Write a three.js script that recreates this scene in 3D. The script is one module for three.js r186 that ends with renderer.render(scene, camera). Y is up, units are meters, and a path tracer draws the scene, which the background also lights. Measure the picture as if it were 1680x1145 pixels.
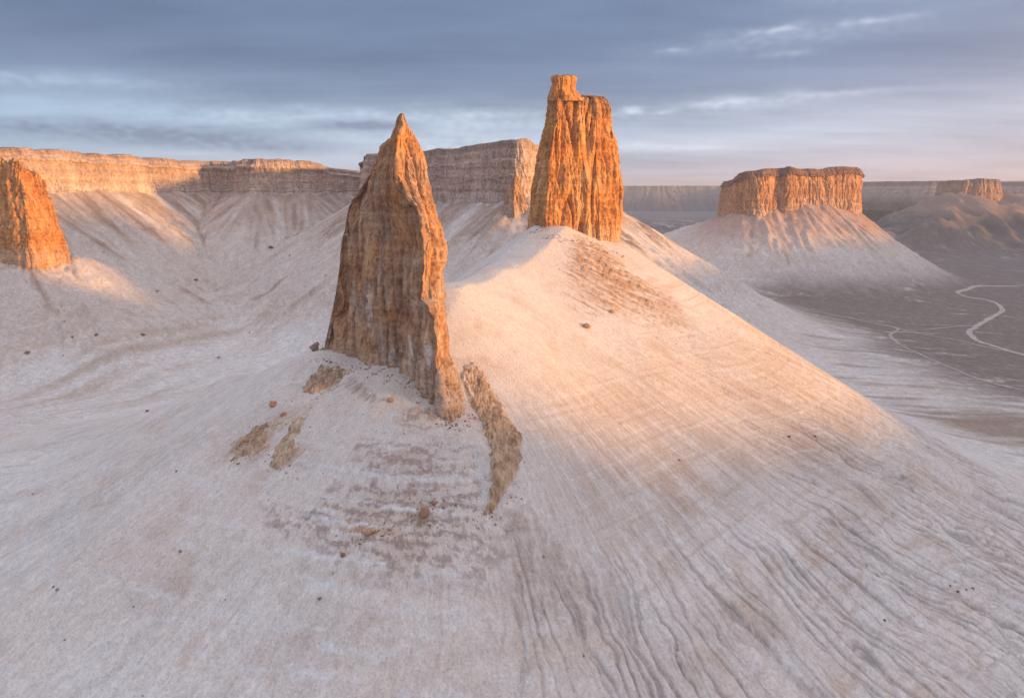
import * as THREE from 'three';

// ------------------------------------------------------------------ camera, sky, sun, exposure
const scene = new THREE.Scene();
const EYE = 170, PITCH = 13 * Math.PI / 180, FPX = 1123;            // drone height over the plain, tilt, focal length for a 1680 px wide frame
const camera = new THREE.PerspectiveCamera(2 * Math.atan(572.5 / FPX) * 180 / Math.PI, 1680 / 1145, 1, 40000);
camera.position.set(0, EYE, 0);
camera.rotation.set(-PITCH, 0, 0);
scene.add(camera);
const SUN_AZ = 65 * Math.PI / 180, SUN_EL = 4.5 * Math.PI / 180;      // azimuth from "behind the camera" towards the right
const sunDir = new THREE.Vector3(Math.sin(SUN_AZ) * Math.cos(SUN_EL), Math.sin(SUN_EL), Math.cos(SUN_AZ) * Math.cos(SUN_EL));
const SUN_POWER = 5.0, SUN_COLOR = new THREE.Color().setRGB(1.0, 0.51, 0.145), SKY_GAIN = 1.0, EXPOSURE = 1.40;
const sun = new THREE.DirectionalLight(SUN_COLOR, SUN_POWER);
sun.position.copy(sunDir).multiplyScalar(3000).add(new THREE.Vector3(0, 0, -700));
sun.target.position.set(0, 0, -700);
sun.castShadow = true; sun.shadow.radius = 4.6; sun.shadow.mapSize.set(4096, 4096);
Object.assign(sun.shadow.camera, { left: -2200, right: 2200, top: 900, bottom: -900, near: 10, far: 8000 });
scene.add(sun, sun.target);
scene.fog = new THREE.FogExp2(new THREE.Color().setRGB(0.80, 0.86, 1.0), 0.00009);
const renderer = new THREE.WebGLRenderer({ antialias: true });
renderer.setSize(1024, 697);
renderer.toneMapping = THREE.LinearToneMapping;
renderer.toneMappingExposure = EXPOSURE;
renderer.shadowMap.enabled = true;

// ------------------------------------------------------------------ noise and small maths
function rng(seed) { let s = seed >>> 0; return () => { s = (s + 0x6D2B79F5) >>> 0; let t = s; t = Math.imul(t ^ (t >>> 15), t | 1); t ^= t + Math.imul(t ^ (t >>> 7), t | 61); return ((t ^ (t >>> 14)) >>> 0) / 4294967296; }; }
const PERM = new Uint8Array(512), GX = new Float32Array(256), GY = new Float32Array(256), GZ = new Float32Array(256);
{
  const r = rng(7), p = [...Array(256).keys()];
  for (let i = 255; i > 0; i--) { const j = Math.floor(r() * (i + 1)); [p[i], p[j]] = [p[j], p[i]]; }
  for (let i = 0; i < 512; i++) PERM[i] = p[i & 255];
  for (let i = 0; i < 256; i++) { const a = r() * 6.2832, z = r() * 2 - 1, q = Math.sqrt(1 - z * z); GX[i] = Math.cos(a) * q; GY[i] = Math.sin(a) * q; GZ[i] = z; }
}
const G2X = new Float32Array(256), G2Y = new Float32Array(256);
for (let i = 0; i < 256; i++) { const a = i / 256 * 6.2832; G2X[i] = Math.cos(a); G2Y[i] = Math.sin(a); }
const fade = t => t * t * t * (t * (t * 6 - 15) + 10), lerp = (a, b, t) => a + (b - a) * t;
const clamp = (x, a = 0, b = 1) => x < a ? a : x > b ? b : x;
const sstep = (a, b, x) => { const t = clamp((x - a) / (b - a)); return t * t * (3 - 2 * t); };
function n2(x, y) {                                                   // about -1 .. 1
  const X = Math.floor(x), Y = Math.floor(y); x -= X; y -= Y; const i = X & 255, j = Y & 255, u = fade(x), v = fade(y);
  const a = PERM[PERM[i] + j], b = PERM[PERM[i + 1] + j], c = PERM[PERM[i] + j + 1], d = PERM[PERM[i + 1] + j + 1];
  return 1.45 * lerp(lerp(G2X[a] * x + G2Y[a] * y, G2X[b] * (x - 1) + G2Y[b] * y, u), lerp(G2X[c] * x + G2Y[c] * (y - 1), G2X[d] * (x - 1) + G2Y[d] * (y - 1), u), v);
}
function n3(x, y, z) {
  const X = Math.floor(x), Y = Math.floor(y), Z = Math.floor(z); x -= X; y -= Y; z -= Z; const i = X & 255, j = Y & 255, k = Z & 255, u = fade(x), v = fade(y), w = fade(z);
  const A = PERM[i] + j, B = PERM[i + 1] + j, AA = PERM[A & 255] + k, AB = PERM[(A + 1) & 255] + k, BA = PERM[B & 255] + k, BB = PERM[(B + 1) & 255] + k;
  const g = (h, x, y, z) => { h = PERM[h]; return GX[h] * x + GY[h] * y + GZ[h] * z; };
  return 1.5 * lerp(lerp(lerp(g(AA, x, y, z), g(BA, x - 1, y, z), u), lerp(g(AB, x, y - 1, z), g(BB, x - 1, y - 1, z), u), v),
    lerp(lerp(g(AA + 1, x, y, z - 1), g(BA + 1, x - 1, y, z - 1), u), lerp(g(AB + 1, x, y - 1, z - 1), g(BB + 1, x - 1, y - 1, z - 1), u), v), w);
}
function f2(x, y, o = 4, g = 0.5) { let s = 0, a = 1, t = 0; for (let i = 0; i < o; i++) { s += a * n2(x, y); t += a; a *= g; x = x * 2.03 + 17.1; y = y * 2.03 + 9.7; } return s / t; }
function f3(x, y, z, o = 4, g = 0.5) { let s = 0, a = 1, t = 0; for (let i = 0; i < o; i++) { s += a * n3(x, y, z); t += a; a *= g; x = x * 2.03 + 17.1; y = y * 2.03 + 9.7; z = z * 2.03 + 3.3; } return s / t; }
const ridged = n => 1 - Math.abs(n);

// ------------------------------------------------------------------ sky: layered evening cloud, brighter bands near the horizon
function buildSky() {
  const W = 4096, H = 2048, data = new Float32Array(W * H * 4), deg = 180 / Math.PI;
  // long streaks: [azimuth right of the view axis, elevation, half length, half height, tilt, strength (+ light, - dark)]
  const streaks = [
    [37, 14.2, 16, 1.1, 0.06, 0.24], [34, 14.0, 6, 0.4, 0.06, 0.14], [20, 10.8, 11, 0.9, 0.05, 0.12], [19.5, 11.3, 2.2, 0.3, 0.05, 0.28], [26, 11.4, 3.2, 0.26, 0.0, 0.2], [20.5, 9.7, 2.2, 0.26, 0, 0.18], [12.5, 10.3, 1.2, 0.26, 0, 0.2],
    [18.5, 6.5, 8, 0.7, 0.04, 0.16], [16.5, 6.5, 3.4, 0.3, 0.05, 0.2], [25, 6.8, 5, 0.28, 0.0, 0.14], [9.6, 6.1, 1.0, 0.33, 0.0, 0.38], [11.8, 5.95, 0.9, 0.2, 0.0, 0.22],
    [-33, 7.2, 11, 0.55, 0.02, 0.16], [-12, 5.2, 22, 1.2, 0.0, 0.22], [-8, 3.2, 16, 1.3, 0.0, 0.20], [12, 3.4, 8, 0.4, 0, 0.12], [0, 5.9, 14, 0.5, 0, 0.10],
    [-11.8, 5.0, 5.2, 0.5, 0.0, -1.2], [0.5, 5.6, 3, 0.2, 0, -0.25], [1, 4.6, 5, 0.35, 0, -0.25], [-27, 3.9, 15, 0.9, -0.028, -1.0], [-19, 3.2, 7, 0.5, -0.03, -0.55], [-23.5, 4.55, 1.2, 0.12, 0, -0.4], [14, 2.2, 6, 0.18, 0.02, -0.16],
    [-36, 9.5, 14, 1.6, 0.03, -0.22], [24, 8.4, 16, 1.1, 0.0, -0.16], [30, 7.4, 12, 0.7, 0.02, -0.14], [6, 14.5, 16, 1.5, 0.0, -0.2], [13, 4.9, 8, 0.5, 0, -0.14],
  ];
  for (let j = 0; j < H; j++) {
    const el = ((j + 0.5) / H - 0.5) * 180;
    for (let i = 0; i < W; i++) {
      const lon = ((i + 0.5) / W - 0.5) * 2 * Math.PI, o = (j * W + i) * 4;
      const ce = Math.cos(el / deg), dx = Math.cos(lon) * ce, dz = Math.sin(lon) * ce, dy = Math.sin(el / deg);
      const az = Math.atan2(dx, -dz) * deg;
      let r, g, b;
      if (el < -1.5) { r = 0.40; g = 0.37; b = 0.38; } else {
        const e = Math.max(el, 0), side = 0.5 + 0.5 * Math.sin((az - 5) / deg);                         // right is warmer
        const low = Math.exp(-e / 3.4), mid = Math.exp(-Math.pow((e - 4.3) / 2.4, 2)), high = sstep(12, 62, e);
        // cloud deck: grey-blue, brightened towards the unseen zenith to light the shaded ground
        r = 0.116; g = 0.174; b = 0.282;
        r += 0.40 * low * lerp(0.5, 1.3, side); g += 0.275 * low * lerp(0.9, 0.98, side); b += 0.19 * low * lerp(1.2, 0.80, side);
        r += 0.12 * mid * lerp(1.0, 0.9, side); g += 0.165 * mid * lerp(1.15, 0.65, side); b += 0.19 * mid * lerp(1.15, 0.55, side);
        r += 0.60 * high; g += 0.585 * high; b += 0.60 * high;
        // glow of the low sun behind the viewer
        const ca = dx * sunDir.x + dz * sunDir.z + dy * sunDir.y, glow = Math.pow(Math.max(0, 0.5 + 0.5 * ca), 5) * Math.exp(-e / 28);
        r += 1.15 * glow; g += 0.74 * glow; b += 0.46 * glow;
        // streaky texture: noise on a cloud sheet seen in perspective
        const q = 1 / (dy + 0.07), px = dx * q, pz = dz * q;
        let c = f2(px * 0.55 + 3, pz * 1.5 - 5, 4, 0.55), c2 = n2(px * 0.2 + 11, pz * 0.42 + 2);
        const soft = n2(az * 0.05, e * 0.55 + 40);
        const c3 = f2(px * 1.5 + 40, pz * 3.4, 3, 0.6); let m = 1 + 0.24 * c + 0.24 * c2 + 0.10 * c3 + 0.08 * soft;
        r *= m; g *= lerp(m, 1, 0.08); b *= lerp(m, 1, 0.18);
        if (el < 22 && Math.abs(az) < 75) {
          const wob = n2(az * 0.35, e * 1.1 + 7), wob2 = n2(az * 1.3, e * 3.2 + 70);
          for (const [a0, e0, la, le, tilt, s] of streaks) {
            const u = (az - a0) / la, v = (e - e0 - (az - a0) * tilt - (s < 0 ? 0.16 : 0.28) * wob * Math.min(1, le * 1.6)) / le;
            if (Math.abs(u) > 2.4 || Math.abs(v) > 2.4) continue;
            const t = s * Math.exp(-u * u * 1.6 - v * v * 1.4) * clamp(0.8 + 0.42 * wob2 + 0.35 * wob, 0, 1.5);
            if (t > 0) { const warm = side; r += t * lerp(0.55, 0.78, warm); g += t * lerp(0.70, 0.70, warm); b += t * lerp(0.78, 0.66, warm); }
            else { const k = clamp(-t, 0, 0.8); r = lerp(r, 0.15, k); g = lerp(g, 0.195, k); b = lerp(b, 0.30, k); }
          }
        }
      }
      data[o] = r * SKY_GAIN; data[o + 1] = g * SKY_GAIN; data[o + 2] = b * SKY_GAIN; data[o + 3] = 1;
    }
  }
  const t = new THREE.DataTexture(data, W, H, THREE.RGBAFormat, THREE.FloatType);
  t.mapping = THREE.EquirectangularReflectionMapping; t.colorSpace = THREE.LinearSRGBColorSpace;
  t.minFilter = t.magFilter = THREE.LinearFilter; t.wrapS = THREE.RepeatWrapping; t.needsUpdate = true;
  return t;
}
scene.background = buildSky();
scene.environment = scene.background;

// ------------------------------------------------------------------ names, tags, textures
const used = {};
const numbered = n => { const k = used[n] = (used[n] ?? -1) + 1; return k ? `${n}_${String(k).padStart(3, '0')}` : n; };
function tag(o, label, category, group) { Object.assign(o.userData, { label, category }); if (group) o.userData.group = group; return o; }
function mesh(name, geometry, material, parent) {
  const m = new THREE.Mesh(geometry, material); m.name = parent && parent !== scene ? name : numbered(name); m.castShadow = m.receiveShadow = true; (parent ?? scene).add(m); return m;
}
function structure(o, label) { o.userData.kind = 'structure'; if (label) o.userData.label = label; return o; }
function thing(name, label, category, [x, y, z], group) {
  const o = new THREE.Group(); o.name = numbered(name); o.position.set(x, y, z); scene.add(o); return tag(o, label, category, group);
}
// tiling noise: sum of lattices that wrap at the tile's edge
function tileNoise(N, layers, seed) {
  const out = new Float32Array(N * N), r = rng(seed);
  for (const [cx, cy, amp, fold] of layers) {
    const L = new Float32Array(cx * cy); for (let i = 0; i < L.length; i++) L[i] = r() * 2 - 1;
    for (let y = 0; y < N; y++) {
      const fy = y / N * cy, y0 = Math.floor(fy), ty = fade(fy - y0), ra = (y0 % cy) * cx, rb = ((y0 + 1) % cy) * cx;
      for (let x = 0; x < N; x++) {
        const fx = x / N * cx, x0 = Math.floor(fx) % cx, x1 = (x0 + 1) % cx, tx = fade(fx - Math.floor(fx));
        let v = lerp(lerp(L[ra + x0], L[ra + x1], tx), lerp(L[rb + x0], L[rb + x1], tx), ty);
        if (fold) v = 1 - 2.2 * Math.abs(v);
        out[y * N + x] += amp * v;
      }
    }
  }
  return out;
}
function toTexture(N, field, repeat, fn, srgb) {
  const d = new Uint8Array(N * N * 4);
  for (let i = 0; i < N * N; i++) { const c = fn(field[i], i); d[4 * i] = clamp(c[0], 0, 255); d[4 * i + 1] = clamp(c[1], 0, 255); d[4 * i + 2] = clamp(c[2], 0, 255); d[4 * i + 3] = 255; }
  const t = new THREE.DataTexture(d, N, N, THREE.RGBAFormat); t.wrapS = t.wrapT = THREE.RepeatWrapping; t.magFilter = THREE.LinearFilter; t.minFilter = THREE.LinearMipmapLinearFilter; t.generateMipmaps = true;
  if (srgb) t.colorSpace = THREE.SRGBColorSpace;
  t.repeat.set(...repeat); t.needsUpdate = true; return t;
}
const grey = (lo, hi) => v => { const g = lo + (hi - lo) * clamp(0.5 + 0.5 * v); return [g, g, g]; };
const tint = (lo, hi, warm) => v => { const k = clamp(0.5 + 0.5 * v), g = lo + (hi - lo) * k; return [g, g - warm * (1 - k) * 0.6, g - warm * (1 - k)]; };

const HILL_TILES = 16, HILL_K = 150;                                   // streak texture: 16 tiles round the hill, v in metres
const streakField = tileNoise(1024, [[12, 9, 0.12], [34, 20, 0.14], [70, 34, 0.16], [130, 70, 0.26], [100, 100, 0.28], [180, 170, 0.34], [60, 60, 0.24, 1], [300, 260, 0.24]], 11);
const grainField = tileNoise(1024, [[8, 8, 0.2], [20, 20, 0.3], [45, 45, 0.36], [90, 90, 0.34], [180, 180, 0.2], [30, 80, 0.2]], 12);
const rockField = tileNoise(1024, [[18, 4, 0.36], [44, 11, 0.36, 1], [90, 28, 0.36], [5, 34, 0.16], [150, 90, 0.22], [30, 26, 0.34, 1], [9, 7, 0.3], [70, 64, 0.34]], 13);
const hillMat = new THREE.MeshStandardMaterial({ color: 0xffffff, vertexColors: true, roughness: 1, map: toTexture(1024, streakField, [1, 1], tint(220, 262, 10), true), bumpMap: toTexture(1024, streakField, [1, 1], grey(0, 255)), bumpScale: 0.26 });
const plainMat = new THREE.MeshStandardMaterial({ color: 0xffffff, vertexColors: true, roughness: 1, map: toTexture(1024, grainField, [1 / 60, 1 / 60], tint(208, 264, 12), true), bumpMap: toTexture(1024, grainField, [1 / 60, 1 / 60], grey(0, 255)), bumpScale: 0.6 });
const rockMat = new THREE.MeshStandardMaterial({ color: 0xffffff, vertexColors: true, roughness: 0.95, map: toTexture(1024, rockField, [1 / 40, 1 / 40], tint(182, 276, 24), true), bumpMap: toTexture(1024, rockField, [1 / 40, 1 / 40], grey(0, 255)), bumpScale: 0.5 });
const farRockMat = new THREE.MeshStandardMaterial({ color: 0xffffff, vertexColors: true, roughness: 0.95, map: toTexture(1024, rockField, [1 / 110, 1 / 110], tint(190, 268, 14), true), bumpMap: toTexture(1024, rockField, [1 / 110, 1 / 110], grey(0, 255)), bumpScale: 2.0 });

// ------------------------------------------------------------------ the lie of the land (x to the right, d away from the viewer, metres)
const SA = [-36, 236], TA = [35, 380];                                 // the ridge under the two pinnacles
const cliffPath = [                                                    // foot of the escarpment: x, d, height of the rim, height of the foot
  [-1150, 420, 226, 172], [-860, 640, 224, 172], [-700, 770, 222, 171], [-620, 850, 221, 170], [-575, 960, 220, 170], [-530, 1090, 218, 168], [-500, 1160, 217, 166], [-455, 1168, 217, 166], [-430, 1120, 217, 166], [-400, 1095, 218, 166],
  [-330, 1118, 217, 165], [-285, 1185, 204, 162], [-255, 1235, 199, 160], [-222, 1190, 202, 160], [-208, 1085, 206, 158], [-205, 985, 218, 157], [-165, 938, 218, 156], [-100, 884, 219, 155], [-40, 832, 222, 154], [4, 796, 226, 153], [18, 801, 226, 153], [32, 850, 222, 150], [48, 1000, 215, 130], [50, 1300, 212, 110], [70, 2000, 210, 100], [120, 2700, 210, 100],
];
const mesaFoot = [[470, 1570], [452, 1450], [424, 1330], [432, 1296], [462, 1290], [494, 1306], [512, 1296], [542, 1314], [582, 1322], [620, 1334], [658, 1344], [678, 1366], [680, 1420], [640, 1520], [560, 1600], [508, 1640]];
const segs = [                                                         // debris aprons: two ends (x, d, height), core radius, slope
  [-20, 217, 90, -38, 240, 101, 9, 0.62], [-38, 240, 101, -74, 262, 105, 9, 0.57], [-38, 244, 102, -25, 286, 127, 6, 0.62], [-25, 286, 129, -6, 326, 131, 6, 0.62], [-6, 326, 131, 20, 366, 150, 9, 0.63], [22, 374, 147, 50, 386, 142, 11, 0.625],
  [-74, 262, 105, -124, 300, 84, 7, 0.52], [-124, 300, 84, -180, 340, 60, 5, 0.42],
  [-540, 662, 106, -438, 688, 103, 11, 0.62], [-545, 650, 104, -452, 640, 101, 8, 0.62], [-438, 688, 103, -340, 780, 56, 4, 0.45], [-540, 662, 106, -700, 640, 95, 10, 0.55],
  [16, 815, 172, 60, 930, 192, 6, 0.6],
  // mesa on the right and the small spurs about it
  [455, 1325, 138, 580, 1345, 142, 25, 0.72], [545, 1322, 146, 588, 1345, 153, 14, 0.62], [482, 1330, 136, 512, 1560, 126, 30, 0.62], [640, 1375, 136, 620, 1500, 130, 34, 0.78], [520, 1600, 122, 470, 1820, 80, 16, 0.45], [420, 1340, 92, 330, 1330, 44, 10, 0.42],
  // hills far to the right
  [1500, 2350, 146, 1640, 2400, 146, 30, 0.50], [1640, 2400, 120, 1950, 2500, 110, 30, 0.45], [1400, 2250, 96, 1300, 2080, 50, 20, 0.45], [1160, 1920, 62, 1230, 1930, 60, 14, 0.6], [1120, 2150, 55, 1150, 2150, 52, 14, 0.6], [1700, 2400, 130, 2100, 2150, 100, 60, 0.35], [1900, 3900, 165, 3600, 3500, 165, 60, 0.30],
];
for (let i = 0; i + 1 < cliffPath.length; i++) { const a = cliffPath[i], b = cliffPath[i + 1]; segs.push([a[0], a[1], a[3] + 3, b[0], b[1], b[3] + 3, 4, i < 6 ? 0.62 : i < 15 ? 0.60 : 0.56]); }
const segBox = segs.map(([ax, ad, aA, bx, bd, bA, r, s]) => { const reach = (Math.max(aA, bA) + 80) / s + r; return [Math.min(ax, bx) - reach, Math.max(ax, bx) + reach, Math.min(ad, bd) - reach, Math.max(ad, bd) + reach]; });
const segVals = new Float64Array(segs.length);
function apron(x, d) {                                                 // the smooth surface without rills
  let n = 0, top = -200;
  for (let i = 0; i < segs.length; i++) {
    const bx = segBox[i]; if (x < bx[0] || x > bx[1] || d < bx[2] || d > bx[3]) continue;
    const [ax, ad, aA, cx, cd, cA, r, s] = segs[i], ux = cx - ax, ud = cd - ad, t = clamp(((x - ax) * ux + (d - ad) * ud) / (ux * ux + ud * ud));
    const h = lerp(aA, cA, t) - s * Math.max(0, Math.hypot(x - ax - ux * t, d - ad - ud * t) - r);
    segVals[n++] = h; if (h > top) top = h;
  }
  let sum = 0; for (let i = 0; i < n; i++) sum += Math.exp((segVals[i] - top) / 5);
  const m = n ? top + 5 * Math.log(Math.max(sum, 1e-9)) : -200, k = lerp(19, 10.5, sstep(70, -70, x));
  const floor = 17 * sstep(-40, -250, x) * sstep(1700, 900, d) + 27 * sstep(70, -110, x) * sstep(560, 240, d);
  const a = (m - floor) / k;
  return floor + (a > 20 ? m - floor : k * Math.log(1 + Math.exp(a)));
}
const C0 = [(SA[0] + TA[0]) / 2, (SA[1] + TA[1]) / 2], AXL = Math.hypot(TA[0] - SA[0], TA[1] - SA[1]) / 2, AX = [(TA[0] - SA[0]) / 2 / AXL, (TA[1] - SA[1]) / 2 / AXL];
// elliptic coordinates about the ridge: nu goes round the hill, q is the half long axis of the ellipse
function toHill(x, d) {
  const px = x - C0[0], pd = d - C0[1], r1 = Math.hypot(x - SA[0], d - SA[1]), r2 = Math.hypot(x - TA[0], d - TA[1]);
  const ch = Math.max(1, (r1 + r2) / (2 * AXL)), along = px * AX[0] + pd * AX[1], across = px * AX[1] - pd * AX[0];
  const sh = Math.sqrt(Math.max(0, ch * ch - 1));
  return [Math.atan2(across / Math.max(sh, 1e-4), along / ch), AXL * sh];     // nu, distance-like
}
function fromHill(nu, q) {
  const sh = q / AXL, ch = Math.sqrt(1 + sh * sh), al = AXL * ch * Math.cos(nu), ac = q * Math.sin(nu);
  return [C0[0] + al * AX[0] + ac * AX[1], C0[1] + al * AX[1] - ac * AX[0]];
}
const HILL_Q = 300;
const hillEdge = nu => HILL_Q + 22 * n2(Math.cos(nu) * 2.2 + 5, Math.sin(nu) * 2.2);
// nu is 0 at the far (tower) end, +90 deg on the sunny right side, 180 at the spire end
function rills(nu, q) {                                                // relief of the hill's gullies, metres, and how dark their beds are
  const u = nu * HILL_K, fadeOut = sstep(HILL_Q - 8, HILL_Q - 70, q) * sstep(4, 30, q);
  const right = sstep(2.76, 2.46, Math.abs(nu)) * (nu > 0 ? 1 : 0.35) + 0.22 * sstep(2.3, 2.8, Math.abs(nu));
  const w = 4.5 * n2(u / 26 + 3, q / 40) + 1.9 * n2(u / 9, q / 13) + 1.1 * n2(u / 3.6, q / 5) + 0.35 * n2(u / 1.5, q / 2.2);
  const a = u + w;
  const low = sstep(95, 140, q) * right, mid = sstep(25, 70, q);
  const e1 = Math.abs(n2(a / 2.9, q / 230 + 2)), e2 = Math.abs(n2(a / 2.1 + 40, q / 80 + 5)), e3 = Math.abs(n2(a / 1.3 + 9, q / 50 + 8)), e0 = Math.abs(n2((u + w * 1.8) / 17 + 7, q / 55 + 3));
  const cutA = sstep(-0.75, 0.0, n2(u / 12 + 4, q / 45)), cutB = sstep(-0.1, 0.35, n2(u / 8 + 70, q / 26)), v1 = Math.max(0, 1 - e1 / 0.18) * cutA, v2 = Math.max(0, 1 - e2 / 0.17) * cutB, v3 = Math.max(0, 1 - e3 / 0.35);
  const patch = sstep(-0.45, 0.35, n2(u / 50 + 1, q / 60)), bowl = sstep(2.45, 2.1, nu) * sstep(1.1, 1.35, nu) * sstep(120, 150, q) * sstep(250, 215, q);
  let h = low * 0.35 * sstep(0, 0.5, e1) + 2.8 * bowl * (sstep(0, 0.7, e0) - 0.4) + (0.15 + 0.85 * low) * patch * 0.2 * sstep(0, 0.4, e2) + mid * (0.03 + 0.3 * right) * 0.25 * sstep(0, 0.5, e3);
  h -= low * (0.85 * v1 + 0.35 * v2);
  const dark = clamp(low * (0.9 * v1 + 0.45 * v2) + mid * right * 0.30 * v3 * (1 - 0.4 * low));
  return [h * fadeOut, dark * fadeOut, patch];
}
const rough = (x, d) => 0.55 * f2(x / 14, d / 14, 3) + 1.3 * n2(x / 60, d / 60);
function ground(x, d) {                                                // the plain's surface
  const base = apron(x, d), up = sstep(6, 60, base);
  // furrows of the far slopes run down the fall line: noise along the rim direction, stretched downhill
  let h = base + rough(x, d) * lerp(0.32, 1.0, up);
  if (up > 0.02) {
    const e = 6, gx = (apron(x + e, d) - apron(x - e, d)), gd = (apron(x, d + e) - apron(x, d - e)), gl = Math.hypot(gx, gd) + 1e-6;
    const across = (x * gd - d * gx) / gl; void across;
    const sc = d > 700 ? 1 : 0.7, f = Math.abs(fallNoise(x, d, gx / gl, gd / gl, 16 * sc)), f2_ = Math.abs(fallNoise(x + 300, d, gx / gl, gd / gl, 6.5 * sc));
    h += up * sc * ((d > 1000 ? 4.2 : 5.5) * (sstep(0, 0.5, f) - 0.55) + 1.8 * (sstep(0, 0.5, f2_) - 0.5)) * sstep(190, 130, base);
  }
  if (d > 1700 && x > 500) { const k = sstep(1700, 1950, d) * sstep(500, 800, x) * sstep(4600, 3600, d), rr = ridged(f2(x / 210 + 5, d / 210, 4, 0.55) * 1.6); h += k * (40 * Math.pow(clamp(rr), 3) * (0.35 + 0.65 * up) - 6); }
  return h;
}
function fallNoise(x, d, gx, gd, s) {                                  // line integral of noise along the fall line: streaks that follow the slope
  let sum = 0; for (let k = -4; k <= 4; k++) { const o = k * s * 0.55; sum += n2((x + gx * o) / s, (d + gd * o) / s); }
  return sum / 4.2;
}
function hillGround(nu, q) {
  const [x, d] = fromHill(nu, q), [r, dark, patch] = rills(nu, q);
  let y = apron(x, d) + rough(x, d) * lerp(0.25, 0.45, sstep(HILL_Q - 80, HILL_Q, q)) + r;
  if (nu > 2.6 || nu < -1.6) y += 0.5 * n2(y / 3.6 + 0.9 * n2(x / 30, d / 30), 4.5 + nu * 0.3) * sstep(20, 60, q) * sstep(HILL_Q - 10, HILL_Q - 80, q);      // faint level benches on the shaded side
  if (nu > 1.0 && nu < 2.75) { const e = y - 51 - 4 * n2(nu * 6, 3); y += 2.4 * Math.exp(-e * e / 22) * sstep(1.0, 1.3, nu) * sstep(2.75, 2.5, nu) * sstep(-0.35, 0.2, n2(nu * 9 + 4, 1)); }
  const pw = patchWeights(x, d, y, nu, q);
  for (const [, k, kind] of pw) if (kind < 2) y += k * (kind ? 0.4 * f2(x / 8, y / 0.7, 2) + 0.3 * n2(x / 1.2, d / 1.2) : 0.75 * f2(x / 2.4, d / 2.4, 3, 0.65) + 0.35);
  return [x, d, y, dark, patch, pw];
}
function heightAt(x, d) { const [nu, q] = toHill(x, d); return q < hillEdge(nu) - 3 ? hillGround(nu, q)[2] : ground(x, d); }
// where the line of sight through a point of the photograph meets the land
function lookDir(px, py) { const a = (px - 840) / FPX, b = (572.5 - py) / FPX, f = Math.cos(PITCH) + b * Math.sin(PITCH); return [a / f, (-Math.sin(PITCH) + b * Math.cos(PITCH)) / f]; }
function onLand(px, py, from = 90) {
  const [sx, sy] = lookDir(px, py); let d0 = from, d = from;
  for (let i = 0; i < 4000; i++) { if (EYE + sy * d < apron(sx * d, d)) break; d0 = d; d += 1 + d * 0.003; if (d > 9000) break; }
  for (let i = 0; i < 18; i++) { const m = (d0 + d) / 2; if (EYE + sy * m < heightAt(sx * m, m)) d = m; else d0 = m; }
  return [sx * d, d, heightAt(sx * d, d)];
}
const at = (px, py, d) => { const [sx, sy] = lookDir(px, py); return new THREE.Vector3(sx * d, EYE + sy * d, -d); };

// ------------------------------------------------------------------ what the ground is made of (base colours)
const CHALK = [0.76, 0.675, 0.615], PALE = [0.80, 0.76, 0.74], TAN = [0.60, 0.44, 0.33], UMBER = [0.34, 0.225, 0.155], RUST = [0.46, 0.27, 0.16], SCRUB = [0.195, 0.152, 0.126], GULLY = [0.36, 0.31, 0.295], PINK = [0.66, 0.53, 0.46];
const mixTo = (c, t, k) => { c[0] = lerp(c[0], t[0], k); c[1] = lerp(c[1], t[1], k); c[2] = lerp(c[2], t[2], k); };
// patches of brown rubble and outcrop: centre in the photograph, half sizes in metres across and along the slope, strength, colour, kind (0 rubble, 1 bedding)
let patches = [];
patches = [
  [955, 415, 14, 9, 1.0, RUST, 0], [985, 450, 17, 15, 0.95, RUST, 0], [1030, 480, 14, 16, 0.85, RUST, 0], [1045, 470, 9, 26, 0.8, RUST, 0], [1085, 508, 9, 18, 0.7, RUST, 0], [1000, 425, 12, 14, 0.9, RUST, 0], [1090, 520, 14, 14, 0.4, TAN, 0],
  [540, 625, 9, 8, 0.95, UMBER, 0], [470, 690, 8, 13, 0.85, TAN, 0], [425, 728, 9, 8, 1.0, RUST, 0], [478, 745, 6, 8, 0.9, RUST, 0], [395, 735, 4, 5, 0.9, UMBER, 0], [590, 640, 14, 5, 0.7, UMBER, 0], [690, 680, 8, 6, 0.6, UMBER, 0],
  [650, 750, 34, 9, 0.75, [0.40, 0.285, 0.25], 1], [725, 695, 18, 9, 0.75, [0.46, 0.30, 0.24], 1], [610, 850, 44, 15, 0.85, [0.34, 0.245, 0.215], 1], [700, 800, 32, 12, 0.7, [0.42, 0.30, 0.26], 1], [710, 885, 28, 11, 0.6, [0.40, 0.29, 0.25], 1], [480, 860, 16, 5, 0.7, [0.34, 0.25, 0.22], 1], [660, 935, 34, 7, 0.5, [0.4, 0.3, 0.27], 1], [600, 868, 14, 4, 0.7, [0.55, 0.33, 0.22], 2], [600, 785, 22, 3, 0.7, PALE, 2], [640, 720, 20, 2.5, 0.5, PALE, 2],
  [690, 845, 4, 5, 1.0, UMBER, 0], [600, 872, 6, 2.5, 0.8, RUST, 0],
  [895, 930, 11, 20, 0.62, [0.40, 0.29, 0.23], 2], [860, 960, 9, 14, 0.35, [0.40, 0.29, 0.23], 2], [910, 1075, 22, 7, 0.5, TAN, 2], [788, 765, 1.6, 17, 0.9, [0.66, 0.66, 0.67], 2], [560, 765, 18, 4, 0.7, PALE, 2], [460, 1010, 10, 3, 0.6, PALE, 2], [545, 970, 14, 2, 0.6, PALE, 2],
].map(([px, py, ra, rb, s, col, kind]) => { const [x, d] = onLand(px, py); return { x, d, ra, rb, s, col, kind, nu: toHill(x, d) }; });
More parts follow.
